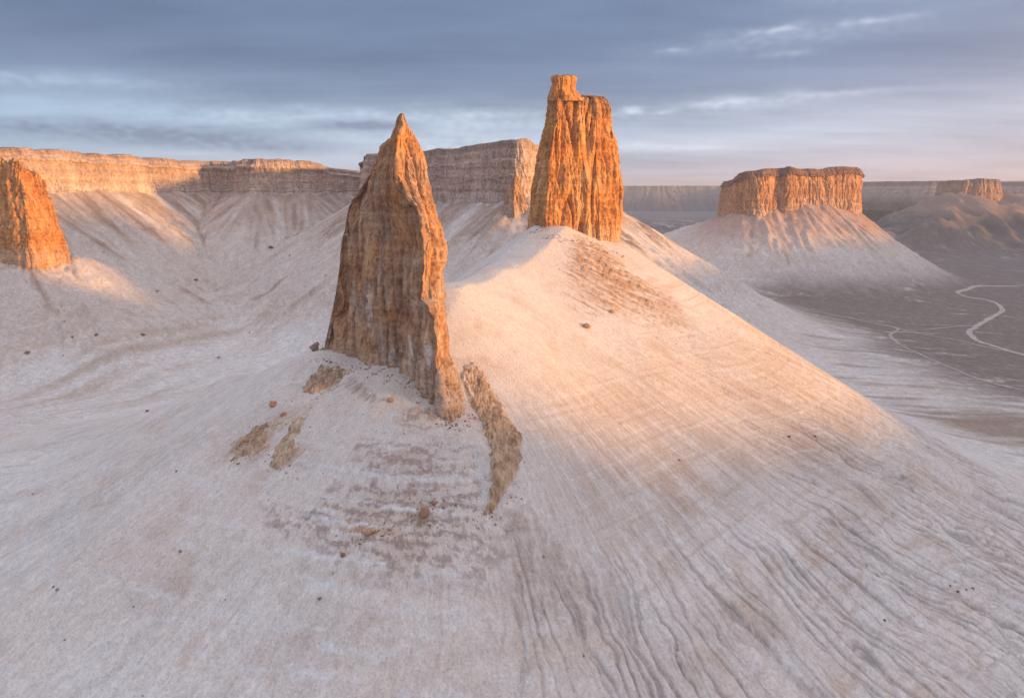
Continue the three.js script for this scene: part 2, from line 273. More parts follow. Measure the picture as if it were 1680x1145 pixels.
function patchWeights(x, d, y, nu, q) {
  const out = [], u = nu * HILL_K;
  for (const p of patches) {
    const du = (nu - p.nu[0]) * Math.max(40, (q + p.nu[1]) / 2 + 10) / p.ra, dq = (q - p.nu[1]) / p.rb, r2 = du * du + dq * dq; if (r2 > 5) continue;
    const edge = p.kind === 1 ? 0.9 * f2(x / 7, y / 0.9 + 0.12 * n2(x / 2.7, d / 2.7), 3, 0.6) + 0.45 * n2(x / 1.3, y / 0.4) : 0.95 * f2(u / 3.5 + 20, q / 16, 4, 0.65) + 0.22 * n2(x / 2, d / 2);
    const k = p.s * sstep(-0.1, p.kind === 1 ? 0.3 : 0.8, 0.75 - r2 * 0.6 + edge - (p.kind === 1 ? 0.36 : 0.2)) * (p.kind === 1 ? 0.85 : 0.9);
    if (p.kind === 1) {
      const wx = x + 2.2 * n2(x / 6 + 4, d / 6) + 0.8 * n2(x / 1.7, d / 1.7), wy = y + 0.5 * n2(x / 7, d / 7 + 9) + 0.28 * n2(x / 1.9 + 30, d / 1.9), ln = 0.42 + 0.9 * f2(wx / 12 + wy * 0.11, wy / 1.3 + wx * 0.013, 3, 0.75) + 0.75 * f2((x + d * 0.6) / 2.9, (d - x * 0.6) / 3.3, 3, 0.75), m = sstep(1.5, 0.2, r2 + 0.9 * f2(x / 9 + 3, d / 9, 3, 0.6));
      if (m > 0.01) out.push([p, p.s * m * (0.12 + 0.8 * sstep(0.36, 0.62, ln)), 1]); continue;
    }
    if (k > 0.001) out.push([p, k, p.kind]);
  }
  return out;
}
function groundColor(x, d, y, hill) {
  const c = CHALK.slice(), big = f2(x / 85 + 4, d / 85, 3), med = f2(x / 19, d / 19 + 8, 3), fine = n2(x / 2.7, d / 2.7);
  mixTo(c, PALE, clamp(0.35 + 0.8 * big)); mixTo(c, PINK, clamp(0.25 - 0.5 * big + 0.5 * med) * 0.45); mixTo(c, TAN, sstep(0.15, 0.6, med) * 0.10);
  if (hill) {
    mixTo(c, [0.60, 0.535, 0.50], 0.5 * sstep(-0.1, 0.5, f2(x / 34 + 9, d / 26, 4, 0.6))); mixTo(c, [0.62, 0.475, 0.385], 0.65 * sstep(0.05, 0.5, f2(x / 22 - 4, d / 22, 4, 0.6)));
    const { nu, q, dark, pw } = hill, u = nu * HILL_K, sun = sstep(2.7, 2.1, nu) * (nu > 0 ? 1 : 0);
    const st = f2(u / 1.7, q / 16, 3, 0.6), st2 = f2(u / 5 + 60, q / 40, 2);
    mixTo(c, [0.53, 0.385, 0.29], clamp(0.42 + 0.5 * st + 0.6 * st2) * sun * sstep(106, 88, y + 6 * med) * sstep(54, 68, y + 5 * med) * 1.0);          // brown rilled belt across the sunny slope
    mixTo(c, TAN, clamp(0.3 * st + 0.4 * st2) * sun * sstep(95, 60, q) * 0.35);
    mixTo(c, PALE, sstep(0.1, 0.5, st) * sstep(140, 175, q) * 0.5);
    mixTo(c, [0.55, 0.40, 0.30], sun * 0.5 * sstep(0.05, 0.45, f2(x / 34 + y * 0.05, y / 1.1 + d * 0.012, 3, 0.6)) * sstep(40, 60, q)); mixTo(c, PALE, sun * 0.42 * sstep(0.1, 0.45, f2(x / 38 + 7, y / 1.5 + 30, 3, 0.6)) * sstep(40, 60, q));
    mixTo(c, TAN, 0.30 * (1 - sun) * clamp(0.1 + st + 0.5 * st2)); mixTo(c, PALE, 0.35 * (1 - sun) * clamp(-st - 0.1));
    // a contour bench of darker earth low on the hill
    const ring = y - 50 - 3 * n2(u / 20, 3); mixTo(c, TAN, Math.exp(-ring * ring / 5) * 0.45 * sstep(-0.3, 0.3, n2(u / 24 + 9, 1)) * sun);
    mixTo(c, GULLY, dark * 0.85);
    for (const [p, k] of pw) mixTo(c, p.col, k);
    // thin level beds of chalk and clay under the spire
    if (nu > 2.3 || nu < -2.2) mixTo(c, [0.76, 0.75, 0.755], (0.45 + 0.4 * sstep(40, 20, Math.abs(x + 32))) * (nu > 0 ? sstep(2.55, 2.85, nu) : 1) * sstep(0.12, 0.4, f2(x / 34 + 0.3 * n2(x / 4, d / 4), y / 1.9 + x * 0.01 + 0.25 * n2(x / 5 + 9, d / 5), 3, 0.6)) * sstep(104, 84, y) * sstep(30, 48, y));
  } else {
    // browner rubble on the far slopes, streaked downhill, and level beds near the cliffs
    const up = sstep(14, 60, y), e = 8, gx = apron(x + e, d) - apron(x - e, d), gd = apron(x, d + e) - apron(x, d - e), gl = Math.hypot(gx, gd) + 1e-6;
    if (up > 0) {
      const s1 = fallNoise(x + 90, d + 40, gx / gl, gd / gl, 22), s2 = fallNoise(x, d + 40, gx / gl, gd / gl, 8);
      mixTo(c, [0.62, 0.515, 0.455], 0.5 * sstep(26, 60, y) * (x < 60 ? 1 : 0.4)); const hi = sstep(70, 150, y);
      mixTo(c, [0.47, 0.33, 0.26], up * sstep(-0.15, 0.7, s1 * 0.7 + s2 * 0.6 + 0.9 * hi - 0.35) * 0.75);
      mixTo(c, UMBER, up * sstep(0.25, 0.75, s1 + 0.7 * s2 + 0.5 * hi - 0.25) * 0.7);
      mixTo(c, PALE, up * sstep(0.2, 0.7, -s1 - 0.5 * s2) * 0.5);
      mixTo(c, TAN, up * 0.6 * sstep(0.05, 0.4, f2(x / 70 + 0.4 * s2, y / 2.6, 3, 0.6)) * sstep(90, 40, y));
    }
    // sheet-wash streaks on the basin floor
    const flow = x < 60 ? f2((d + 0.36 * x) / 150 + 3, (x - 0.36 * d + 14 * n2(d / 130, 2)) / 17, 4, 0.62) + 0.25 * sstep(60, 15, Math.abs(x + 384 - (d - 492) * 0.36 - 30)) - 0.05 : f2((x + d * 0.55) / 70 + 3, (d - x * 0.35) / 9, 3, 0.6), wash = sstep(66, 34, y); mixTo(c, PALE, 0.55 * sstep(44, 26, y) * sstep(80, -60, x));
    mixTo(c, TAN, wash * sstep(-0.05, 0.45, flow) * 0.5 * sstep(250, -50, x)); mixTo(c, UMBER, wash * sstep(0.2, 0.6, flow + 0.2 * fine) * 0.25 * sstep(250, -50, x)); mixTo(c, PALE, wash * sstep(0.0, -0.5, flow) * 0.7);
    // dark scrub of the plain to the right, with pale wash running through it
    const near = x - 385 - 0.02 * (d - 500) + 60 * f2(x / 160, d / 160 + 3, 3), far = d > 1250 ? (x - 620 - (d - 1250) * 0.55) : 1e9;
    let s = sstep(-70, 60, near) * sstep(-60, 140, far) * sstep(58, 4, y - (d > 1700 ? 130 : 0) + 9 * med) * sstep(380, 470, d + 0.2 * x);
    const lines = f2((x * 0.35 + d) / 15 + 0.8 * n2(x / 30, d / 30), (x - d * 0.2) / 95, 4, 0.65) + 0.22 * n2(x / 5, d / 9);
    s *= 1 - 0.85 * sstep(-0.02, 0.42, lines + 0.4 * sstep(120, -60, near) - 0.25);
    mixTo(c, SCRUB, s * 0.93); if (s > 0.1) mixTo(c, TAN, s * 0.30 * sstep(0.0, 0.7, n2(x / 4.1, d / 6) + 0.5 * med));
    mixTo(c, UMBER, (1 - s) * sstep(0.25, 0.6, f2(x / 90, d / 16 + 40, 3) + 0.2 * sstep(180, 330, x)) * sstep(150, 260, x) * sstep(20, 8, y) * 0.6);
    mixTo(c, UMBER, 0.75 * sstep(0.9, 0.2, Math.hypot((x - 352) / 75, (d - 478) / 60) + 0.5 * f2(x / 40, d / 7, 3, 0.6)));
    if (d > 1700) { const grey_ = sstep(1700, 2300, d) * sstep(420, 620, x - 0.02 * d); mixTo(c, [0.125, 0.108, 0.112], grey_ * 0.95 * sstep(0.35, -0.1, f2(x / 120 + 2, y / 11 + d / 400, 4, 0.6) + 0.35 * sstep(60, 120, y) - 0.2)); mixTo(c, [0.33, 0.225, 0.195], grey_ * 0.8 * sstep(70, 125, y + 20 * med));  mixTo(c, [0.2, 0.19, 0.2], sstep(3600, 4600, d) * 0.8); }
    // belts on the mesa's apron: rust above, white below
    if (x > 300 && x < 860 && d > 1000 && d < 1750) { mixTo(c, [0.52, 0.335, 0.27], up * sstep(62, 105, y + 22 * med) * 0.7); mixTo(c, [0.68, 0.60, 0.58], up * sstep(62, 40, y + 10 * med) * 0.6); mixTo(c, [0.42, 0.24, 0.18], up * sstep(85, 110, y) * sstep(610, 680, x + 20 * med) * 0.6); }
  }
  const v = 1 + 0.06 * fine + 0.05 * med; c[0] *= v; c[1] *= v; c[2] *= v;
  return c;
}

// ------------------------------------------------------------------ the plain: one sheet from behind the viewer to the horizon
function steps(stops) { const a = []; let x = stops[0][0]; for (let i = 0; i + 1 < stops.length; i++) { const [x0, s0] = stops[i], [x1, s1] = stops[i + 1]; while (x < x1) { a.push(x); x += lerp(s0, s1, clamp((x - x0) / (x1 - x0))); } } a.push(stops.at(-1)[0]); return a; }
function gridMesh(name, cols, rows, fn, material) {                    // fn(i, j) -> [x, y, z, r, g, b, u, v]
  const n = cols * rows, pos = new Float32Array(n * 3), col = new Float32Array(n * 3), uv = new Float32Array(n * 2), idx = new Uint32Array((cols - 1) * (rows - 1) * 6);
  for (let j = 0, k = 0; j < rows; j++) for (let i = 0; i < cols; i++, k++) { const p = fn(i, j); pos.set([p[0], p[1], p[2]], k * 3); col.set([p[3], p[4], p[5]], k * 3); uv.set([p[6], p[7]], k * 2); }
  let t = 0; for (let j = 0; j + 1 < rows; j++) for (let i = 0; i + 1 < cols; i++) { const a = j * cols + i, b = a + 1, c = a + cols, e = c + 1; idx[t++] = a; idx[t++] = b; idx[t++] = c; idx[t++] = b; idx[t++] = e; idx[t++] = c; }
  const g = new THREE.BufferGeometry(); g.setAttribute('position', new THREE.BufferAttribute(pos, 3)); g.setAttribute('color', new THREE.BufferAttribute(col, 3)); g.setAttribute('uv', new THREE.BufferAttribute(uv, 2)); g.setIndex(new THREE.BufferAttribute(idx, 1));
  g.computeVertexNormals(); return material === null ? g : mesh(name, g, material);
}
const xs = steps([[-9000, 900], [-1600, 60], [-900, 8], [-700, 3.0], [-100, 3.2], [150, 3.2], [800, 3.4], [1300, 9], [2600, 30], [9000, 900]]);
const ds = steps([[-1600, 120], [100, 20], [300, 2.8], [700, 3], [1300, 5], [1700, 12], [3000, 26], [5000, 120], [14000, 800]]);
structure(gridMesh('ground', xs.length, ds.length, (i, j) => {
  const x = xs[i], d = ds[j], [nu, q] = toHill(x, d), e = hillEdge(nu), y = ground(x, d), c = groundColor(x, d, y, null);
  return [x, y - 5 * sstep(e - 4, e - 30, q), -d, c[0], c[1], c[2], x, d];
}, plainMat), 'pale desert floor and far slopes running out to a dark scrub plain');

// ------------------------------------------------------------------ the hill that carries the two pinnacles
{
  const nus = [], N = 1540, dens = nu => { const a = nu * 180 / Math.PI; return a > -30 && a < 250 ? (a > 72 && a < 204 ? 2.2 : 1) : 0.3; };   // nu from -50 to 310 degrees
  let tot = 0; const lo = -50, hi = 310; for (let a = lo; a < hi; a += 0.5) tot += dens(a * Math.PI / 180);
  { let acc = 0, a = lo; for (let i = 0; i < N; i++) { const want = tot * i / (N - 1); while (acc < want - 1e-9 && a < hi) { const w = dens(a * Math.PI / 180); acc += w; a += 0.5; } nus.push((i === N - 1 ? hi : a - (acc - want) / dens((a - 0.5) * Math.PI / 180) * 0.5) * Math.PI / 180); } }
  const qs = steps([[0, 1.6], [20, 0.55], [95, 0.6], [125, 0.85], [230, 0.9], [HILL_Q, 1.9]]);
  structure(gridMesh('hill', N, qs.length, (i, j) => {
    const nu = nus[i] > Math.PI ? nus[i] - 2 * Math.PI : nus[i], q = qs[j] / HILL_Q * hillEdge(nu), [x, d, y, dark, patch, pw] = hillGround(nu, q);
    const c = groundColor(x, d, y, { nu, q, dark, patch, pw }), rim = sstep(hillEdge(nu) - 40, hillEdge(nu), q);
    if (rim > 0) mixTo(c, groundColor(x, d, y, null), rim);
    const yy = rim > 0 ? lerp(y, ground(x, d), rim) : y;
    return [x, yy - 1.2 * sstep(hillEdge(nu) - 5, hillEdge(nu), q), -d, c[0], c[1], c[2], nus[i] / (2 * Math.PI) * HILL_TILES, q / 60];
  }, hillMat), 'steep rilled hill of chalk debris under the two rock pinnacles');
}

// ------------------------------------------------------------------ rock: lofted rings of corners, weathered
function catmull(a, b, c, e, t) { const t2 = t * t, t3 = t2 * t; return 0.5 * (2 * b + (c - a) * t + (2 * a - 5 * b + 4 * c - e) * t2 + (3 * b - a - 3 * c + e) * t3); }
function spline(P, f, closed, tight) {                                 // P list of Vector3, f in 0..n
  const n = P.length, i = Math.floor(f), t = f - i, id = k => closed ? P[((k % n) + n) % n] : P[clamp(k, 0, n - 1)], [a, b, c, e] = [id(i - 1), id(i), id(i + 1), id(i + 2)];
  const s = tight, o = new THREE.Vector3();
  for (const k of ['x', 'y', 'z']) o[k] = lerp(catmull(a[k], b[k], c[k], e[k], t), lerp(b[k], c[k], t), s);
  return o;
}
// rock colour: level strata, running stains, chalky dust
function rockColor(p, o, relief) {
  const { tone = 0, dusty = 0, y0 = 100, y1 = 200, scale = 1 } = o, y = p.y + 1.2 * n2(p.x / 18, p.z / 18);
  const bed = f2(y / (3.2 * scale), 1.7 + tone, 3, 0.6), bed2 = n2(y / (13 * scale), 7 + tone), stain = f3(p.x / (2.6 * scale), p.y / (26 * scale), p.z / (2.6 * scale), 3, 0.6), blot = f3(p.x / (11 * scale), p.y / (15 * scale), p.z / (11 * scale), 3);
  const c = [0.62, 0.275, 0.08];
  mixTo(c, [0.66, 0.385, 0.17], clamp(0.35 + 0.7 * bed2 + 0.5 * blot)); 
  mixTo(c, [0.42, 0.335, 0.285], clamp(dusty * sstep(200, 170, y) + (o.lowDust ?? 0) * sstep(168, 112, y) + (dusty < 0.1 ? dusty : 0)) * clamp(0.6 + 0.7 * blot + 0.4 * stain)); if (o.lowDust) mixTo(c, [0.74, 0.68, 0.64], sstep(0.22, 0.4, f3(p.x / 5 + 9, p.y / 14, p.z / 5, 3)) * sstep(150, 118, y) * 0.8);
  mixTo(c, o.lowDust ? [0.25, 0.125, 0.075] : [0.30, 0.115, 0.05], clamp(0.06 + 0.5 * bed + 1.2 * stain + 0.5 * f3(p.x / 5, p.y / 12, p.z / 5, 2)) * 0.9);
  mixTo(c, [0.72, 0.55, 0.38], sstep(0.12, 0.55, -stain * 0.9 + blot * 0.5) * 0.5);
  const foot = sstep(y0 + 16, y0, p.y + 8 * blot + 8 * stain); mixTo(c, [0.66, 0.52, 0.42], foot * 0.5);
  const crown = sstep(y1 - (o.crownDeep ?? 9 * scale), y1 - 2, p.y + 4 * bed); mixTo(c, [0.36, 0.21, 0.14], crown * (o.crown ?? 0.5));
  const k = 1; return [c[0] * k, c[1] * k, c[2] * k];
}
function weather(p, s, o) {                                            // how far the face stands out at p; s = metres along the face
  const sc = o.scale ?? 1, y = p.y, wob = 2.2 * (o.wavy ?? 1) * sc, wx = p.x + wob * n3(p.x / (9 * sc), y / (14 * sc), p.z / (9 * sc)), wz = p.z + wob * n3(p.x / (9 * sc) + 50, y / (14 * sc), p.z / (9 * sc)), wy = y + 2.0 * sc * n3(wx / (14 * sc), y / (20 * sc), wz / (14 * sc));
  const big = n3(wx / (11 * sc) + 5, y / (75 * sc), wz / (11 * sc)), flute = ridged(n3(wx / (5.5 * sc) + 20, y / (50 * sc), wz / (5.5 * sc))), flute2 = ridged(n3(wx / (2.4 * sc), y / (16 * sc) + 9, wz / (2.4 * sc))), chunk = f3(wx / (10 * sc), y / (17 * sc), wz / (10 * sc), 3, 0.55);
  const bed = f2(wy / (2.4 * sc), 3.1 + (o.tone ?? 0), 3, 0.65), slab = Math.round(2.4 * n3(wx / (5 * sc) + 3, y / (12 * sc), wz / (5 * sc))) / 2.4, slab2 = Math.round(2 * n3(wx / (2.2 * sc), y / (4.5 * sc), wz / (2.2 * sc))) / 2, fine = f3(p.x / (0.9 * sc), y / (1.2 * sc), p.z / (0.9 * sc), 2, 0.6);
  return sc * (o.amp ?? 1) * (2.6 * (o.big ?? 1) * big + 2.0 * (o.chunk ?? 1) * chunk - 2.6 * (o.flute ?? 1) * Math.pow(flute, 6) - 1.1 * (o.soft ?? 1) * Math.pow(flute2, 4) + 0.6 * (o.bed ?? 1) * bed + 0.9 * slab + (o.soft ?? 1) * (0.4 * slab2 + 0.3 * fine) + 0.6);
}
function loft(rings, cols, rows, o = {}) {                             // rings: from foot to crown, each the same number of corners; closed on top
  const K = rings[0].length, R = rings.length, base = (i, j) => { const f = i / (cols - 1) * K, g = clamp(j / (rows - 1)) * (R - 1), col = []; const r0 = Math.floor(g); for (let r = r0 - 1; r <= r0 + 2; r++) col.push(spline(rings[clamp(r, 0, R - 1)], f, true, o.corner ?? 0.55)); return spline(col, 1 + g - r0, false, 0.4); };
  const P = []; for (let j = 0; j < rows; j++) for (let i = 0; i < cols; i++) P.push(base(i, j));
  const arc = []; for (let j = 0; j < rows; j++) { let s = 0; for (let i = 0; i < cols; i++) { if (i) s += P[j * cols + i].distanceTo(P[j * cols + i - 1]); arc.push(s); } }
  const mid = Math.floor(rows * 0.3) * cols, du = new THREE.Vector3(), dv = new THREE.Vector3(), nn = new THREE.Vector3();
  const centre = new THREE.Vector3(); for (const p of rings[R - 1]) centre.addScaledVector(p, 1 / K);
  return gridMesh('', cols, rows + 3, (i, j) => {
    if (j >= rows) { const e = P[(rows - 1) * cols + i], k = [0.55, 0.85, 1][j - rows], q = e.clone().lerp(centre, k); q.y += (o.dome ?? 0.4) * k + 0.35 * n2(q.x / 2, q.z / 2) * (k < 1 ? 1 : 0); const c = rockColor(q, o, 0); return [q.x, q.y, q.z, c[0], c[1], c[2], q.x, q.z]; }
    const at_ = (a, b) => P[clamp(b, 0, rows - 1) * cols + ((a + cols - 1) % (cols - 1))], p = P[j * cols + i];
    du.subVectors(at_(i + 1 === cols ? 1 : i + 1, j), at_(i === 0 ? cols - 2 : i - 1, j)); dv.subVectors(at_(i % (cols - 1), j + 1), at_(i % (cols - 1), j - 1)); nn.crossVectors(du, dv); if (nn.lengthSq() < 1e-12) nn.set(0, 1, 0); nn.normalize();
    const k = Math.min(1, 0.25 + arc[j * cols + cols - 1] / (o.full ?? 60)), w = weather(p, arc[j * cols + i], o), q = p.clone().addScaledVector(nn, w * k); if (o.jag) q.y += o.jag * Math.pow(j / rows, 5) * (0.9 * n2(q.x / 7, q.z / 9) + 0.6 * n2(q.x / 2.6, q.z / 3) + 0.3 * n2(q.x / 1.1, q.z / 1.1));
    const c = (o.color ?? rockColor)(q, o, w);
    return [q.x, q.y, q.z, c[0], c[1], c[2], arc[mid + i], q.y];
  }, null);
}
function placed(g, [x, y, z]) { g.translate(-x, -y, -z); return g; }

// --- near spire: corners of a ring are left end, left face (two), front edge, right face, right rear, rear
{
  const row = (yL, L, m1, m2, E, yE, Rr, dL, dE, dR, thick = 1) => {       // photograph columns of the outline and of the front edge, with distances
    dL += 5; const y = k => lerp(yL, yE, k), l = at(L, yL, dL), e = at(E, yE, dE), a = at(m1, y((m1 - L) / (E - L)), lerp(dL, dE, (m1 - L) / (E - L)) - 1.0 * thick), b = at(m2, y((m2 - L) / (E - L)), lerp(dL, dE, (m2 - L) / (E - L)) - 0.6 * thick);
    const r = at(Rr, yE, dR), rb = r.clone().add(new THREE.Vector3(-3 * thick, 0, -9 * thick)), bk = l.clone().lerp(r, 0.35).add(new THREE.Vector3(3 * thick, 0, -11 * thick));
    return [bk, l, a, b, e, r, rb];
  };
  const rings = [
row(700, 495, 580, 680, 748, 810, 796, 263, 212, 217), row(625, 518, 588, 670, 742, 722, 778, 262, 214, 219), row(592, 526, 591, 668, 730, 668, 760, 260, 216.5, 222), row(575, 530, 593, 667, 722, 620, 746, 260, 218, 225), row(560, 533, 594, 666, 719, 590, 734, 259, 220, 231), row(520, 541, 597, 662, 716, 530, 725, 257, 222, 233),
    row(467, 551, 602, 658, 702, 470, 723, 255, 225, 235), row(425, 555, 605, 656, 699, 425, 727, 253, 226, 236), row(384, 560, 608, 655, 701, 384, 723, 251, 227, 236), row(345, 569, 609, 648, 688, 345, 711, 250, 228, 236), row(317, 580, 612, 640, 668, 317, 703, 248, 229, 235),
    row(289, 597, 616, 636, 655, 289, 698, 246, 231, 236, 0.8), row(258, 620, 630, 640, 650, 258, 691, 244, 233, 237, 0.65), row(240, 627, 634, 642, 650, 240, 685, 243, 234.5, 238, 0.5), row(222, 641, 645, 649, 654, 222, 677, 242, 235.5, 238.5, 0.35), row(207, 648, 652, 656, 662, 207, 669, 241, 237, 239, 0.22), row(196, 651.5, 654, 657, 660, 196, 664, 240.5, 238, 239.3, 0.12), row(187, 656, 657.5, 659, 660, 187, 662, 240, 239, 239.5, 0.05),
  ];
  const o = [-45, 95, -238], t = thing('rock_spire', 'tall pointed rust-brown rock spire in front, shaded left face and glowing right edge', 'rock spire', o);
  mesh('rock_face', placed(loft(rings, 420, 420, { tone: 0.4, y0: 100, y1: 230, full: 110, corner: 0.78, amp: 0.84, bed: 1.2, soft: 0.75, flute: 1.1, chunk: 0.8, wavy: 0.35, dusty: 0.85, lowDust: 0.3, crown: 0, dome: 0.4 }), o), rockMat, t).userData.label = 'shaded and sunlit rock of the spire';
}
// --- second tower
{
  const row = (yL, L, E1, F, R, yR, dL, dE, dF, dR, k = 1) => { const l = at(L, yL, dL), e = at(E1, lerp(yL, yR, 0.15), dE), f0 = at(lerp(E1, F, 0.45), lerp(yL, yR, 0.45), lerp(dE, dF, 0.5) + 2.2), f = at(F, lerp(yL, yR, 0.8), dF), r = at(R, yR, dR); return [l.clone().lerp(r, 0.5).add(new THREE.Vector3(4, 0, -16 * k)), l, e, f0, f, r, r.clone().add(new THREE.Vector3(-3, 0, -12 * k))]; };
  const rings = [
    row(400, 863, 893, 985, 1020, 436, 386, 362, 369, 384), row(356, 866, 894, 985, 1017, 402, 385, 363, 370, 385), row(330, 867, 896, 984, 1018, 360, 385, 364, 370, 385), row(281, 875, 900, 982, 1017, 281, 385, 365, 371, 385), row(242, 880, 905, 982, 1014, 242, 385, 366, 372, 386), row(204, 890, 910, 980, 1004, 204, 385, 367, 373, 385, 0.9), row(178, 894, 913, 980, 1003, 180, 384, 368, 374, 384, 0.85), row(166, 894, 914, 978, 999, 165, 384, 369, 374, 384, 0.85), row(158, 896, 914, 976, 997, 158, 383, 370, 375, 384, 0.8),
  ];
  const o = [35, 140, -378], t = thing('rock_tower', 'broad orange sunlit rock tower with fluted walls and a block on top', 'rock tower', o);
  mesh('rock_face', placed(loft(rings, 400, 300, { tone: 2.1, y0: 142, y1: 222, full: 100, corner: 0.7, amp: 0.85, bed: 1.3, soft: 0.75, flute: 1.25, chunk: 0.6, big: 1.2, wavy: 0.25, dusty: 0.02, crownDeep: 16, dome: 1.2, crown: 0.6 }), o), rockMat, t);
  const cr = (y, L, R, d0 = 377, dep = 7) => { const l = at(L, y, d0), r = at(R, y, d0), m = at((L + R) / 2, y, d0 - dep * 0.8), b = at((L + R) / 2, y, d0 + dep); return [b, l, at(L + (R - L) * 0.15, y, d0 - dep * 0.6), m, at(L + (R - L) * 0.85, y, d0 - dep * 0.6), r]; };
  const cap = loft([cr(165, 897, 965, 378, 10), cr(155, 899, 952, 378, 9), cr(148, 901, 945), cr(142, 903, 944), cr(136, 905, 946), cr(130, 903, 948), cr(126, 904, 947), cr(123.5, 908, 943, 377, 5.5)], 130, 70, { tone: 5, y0: 200, y1: 236, amp: 0.36, scale: 0.55, bed: 2, full: 30, corner: 0.6, dome: 0.3, crown: 0.3 });
  mesh('cap_block', placed(cap, o), rockMat, t).userData.label = 'weathered block standing on the tower';
}
// --- fin at the left edge of the picture
{
  const row = (y, L, E, R, dL, dE, dR, yE = y, yR = y, k = 1) => { const l = at(L, y, dL), e = at(E, yE, dE), r = at(R, yR, dR); return [l.clone().lerp(r, 0.5).add(new THREE.Vector3(0, 0, -22 * k)), l, l.clone().lerp(e, 0.5).add(new THREE.Vector3(2, 0, -2)), e, e.clone().lerp(r, 0.5).add(new THREE.Vector3(1.5, 0, 0)), r]; };
  const rings = [
    row(450, -100, 46, 128, 687, 635, 680, 470, 450), row(412, -95, 46, 118, 686, 637, 680, 428, 420), row(392, -92, 44, 107, 684, 640, 679, 400, 393), row(360, -88, 41, 97, 683, 643, 678, 366, 360), row(325, -84, 36, 86, 682, 647, 677, 328, 325), row(312, -82, 33, 82, 682, 650, 675, 305, 322), row(296, -80, 31, 80, 681, 652, 674, 288, 312), row(276, -76, 29, 77, 680, 654, 673, 270, 300), row(262, -70, 28, 72, 679, 657, 673, 264, 292, 0.9)
  ];
  const o = [-494, 104, -668], t = thing('rock_fin', 'jagged orange rock fin cut by the left edge of the picture', 'rock fin', o);
  mesh('rock_face', placed(loft(rings, 280, 200, { tone: 4.2, y0: 106, y1: 212, full: 150, corner: 0.6, amp: 1.15, scale: 1.15, dome: 2, jag: 7 }), o), rockMat, t);
}

// ------------------------------------------------------------------ mesas and the escarpment: walls swept along their plan
function wall(path, closed, cols, rows, o) {                           // path of {x, d, top, bot}; outward is to the right of travel when seen from above with d up
  const V = path.map(p => new THREE.Vector3(p[0], 0, -p[1])), T = path.map(p => new THREE.Vector3(p[2], p[3], 0)), n = closed ? V.length : V.length - 1;
  const pts = [], tb = []; for (let i = 0; i < cols; i++) { const f = Math.min(i / (cols - 1) * n, n - (closed ? 0 : 1e-6)); pts.push(spline(V, f, closed, 0.5)); tb.push(spline(T, f, closed, 0.5)); }
  const arc = [0]; for (let i = 1; i < cols; i++) arc.push(arc[i - 1] + pts[i].distanceTo(pts[i - 1]));
  const nor = pts.map((p, i) => { const a = pts[closed && i === 0 ? cols - 2 : Math.max(0, i - 1)], b = pts[closed && i === cols - 1 ? 1 : Math.min(cols - 1, i + 1)], t = b.clone().sub(a).normalize(); return new THREE.Vector3(-t.z, 0, t.x).multiplyScalar(o.flip ?? 1); });
  const profile = o.profile, p = new THREE.Vector3();
  const g = gridMesh('', cols, rows + 2, (i, j) => {
    const v = clamp(j / (rows - 1)), y = lerp(tb[i].y - (o.sink ?? 12), tb[i].x, v), rel = (y - tb[i].y) / (tb[i].x - tb[i].y);
    p.set(pts[i].x, y, pts[i].z);
    const w = weather(p, arc[i], o), out = profile(rel) + w;
    const q = p.clone().addScaledVector(nor[i], out);
    q.y += (o.rimWobble ?? 1) * v * (2.2 * n2(arc[i] / 34, 3 + (o.tone ?? 0)) + 1.0 * n2(arc[i] / 9, 8));
    if (j === rows) q.addScaledVector(nor[i], -(o.inset ?? 6) * (o.scale ?? 1)), q.y += 0.5; if (j === rows + 1) q.addScaledVector(nor[i], -(o.back ?? 11) * (o.scale ?? 1)), q.y += 0.8;
    const c = o.color(q, o, w, rel, arc[i]); return [q.x, q.y, q.z, c[0], c[1], c[2], arc[i], y];
  }, null);
  return { g, pts, tb };
}
function topSheet(pts, tb, extra, lift, inset = 0) {                              // flat plateau inside a rim
  const c2 = [], ys = []; for (let i = 0; i < pts.length; i += 4) { const a = pts[Math.max(0, i - 3)], b = pts[Math.min(pts.length - 1, i + 3)], l = Math.hypot(b.x - a.x, b.z - a.z) || 1; c2.push(new THREE.Vector2(pts[i].x + (b.z - a.z) / l * inset, pts[i].z - (b.x - a.x) / l * inset)); ys.push(tb[i].x + lift); } for (const [x, d, y] of extra) { c2.push(new THREE.Vector2(x, -d)); ys.push(y + lift); }
  const tri = THREE.ShapeUtils.triangulateShape(c2, []), pos = [], col = [], uv = [], idx = []; c2.forEach((p, i) => { pos.push(p.x, ys[i], p.y); col.push(0.46, 0.34, 0.26); uv.push(p.x, p.y); });
  const up = THREE.ShapeUtils.isClockWise(c2); for (const [a, b, c] of tri) up ? idx.push(a, b, c) : idx.push(a, b, c);
  const g = new THREE.BufferGeometry(); g.setAttribute('position', new THREE.Float32BufferAttribute(pos, 3)); g.setAttribute('color', new THREE.Float32BufferAttribute(col, 3)); g.setAttribute('uv', new THREE.Float32BufferAttribute(uv, 2)); g.setIndex(idx); g.computeVertexNormals(); return g;
}
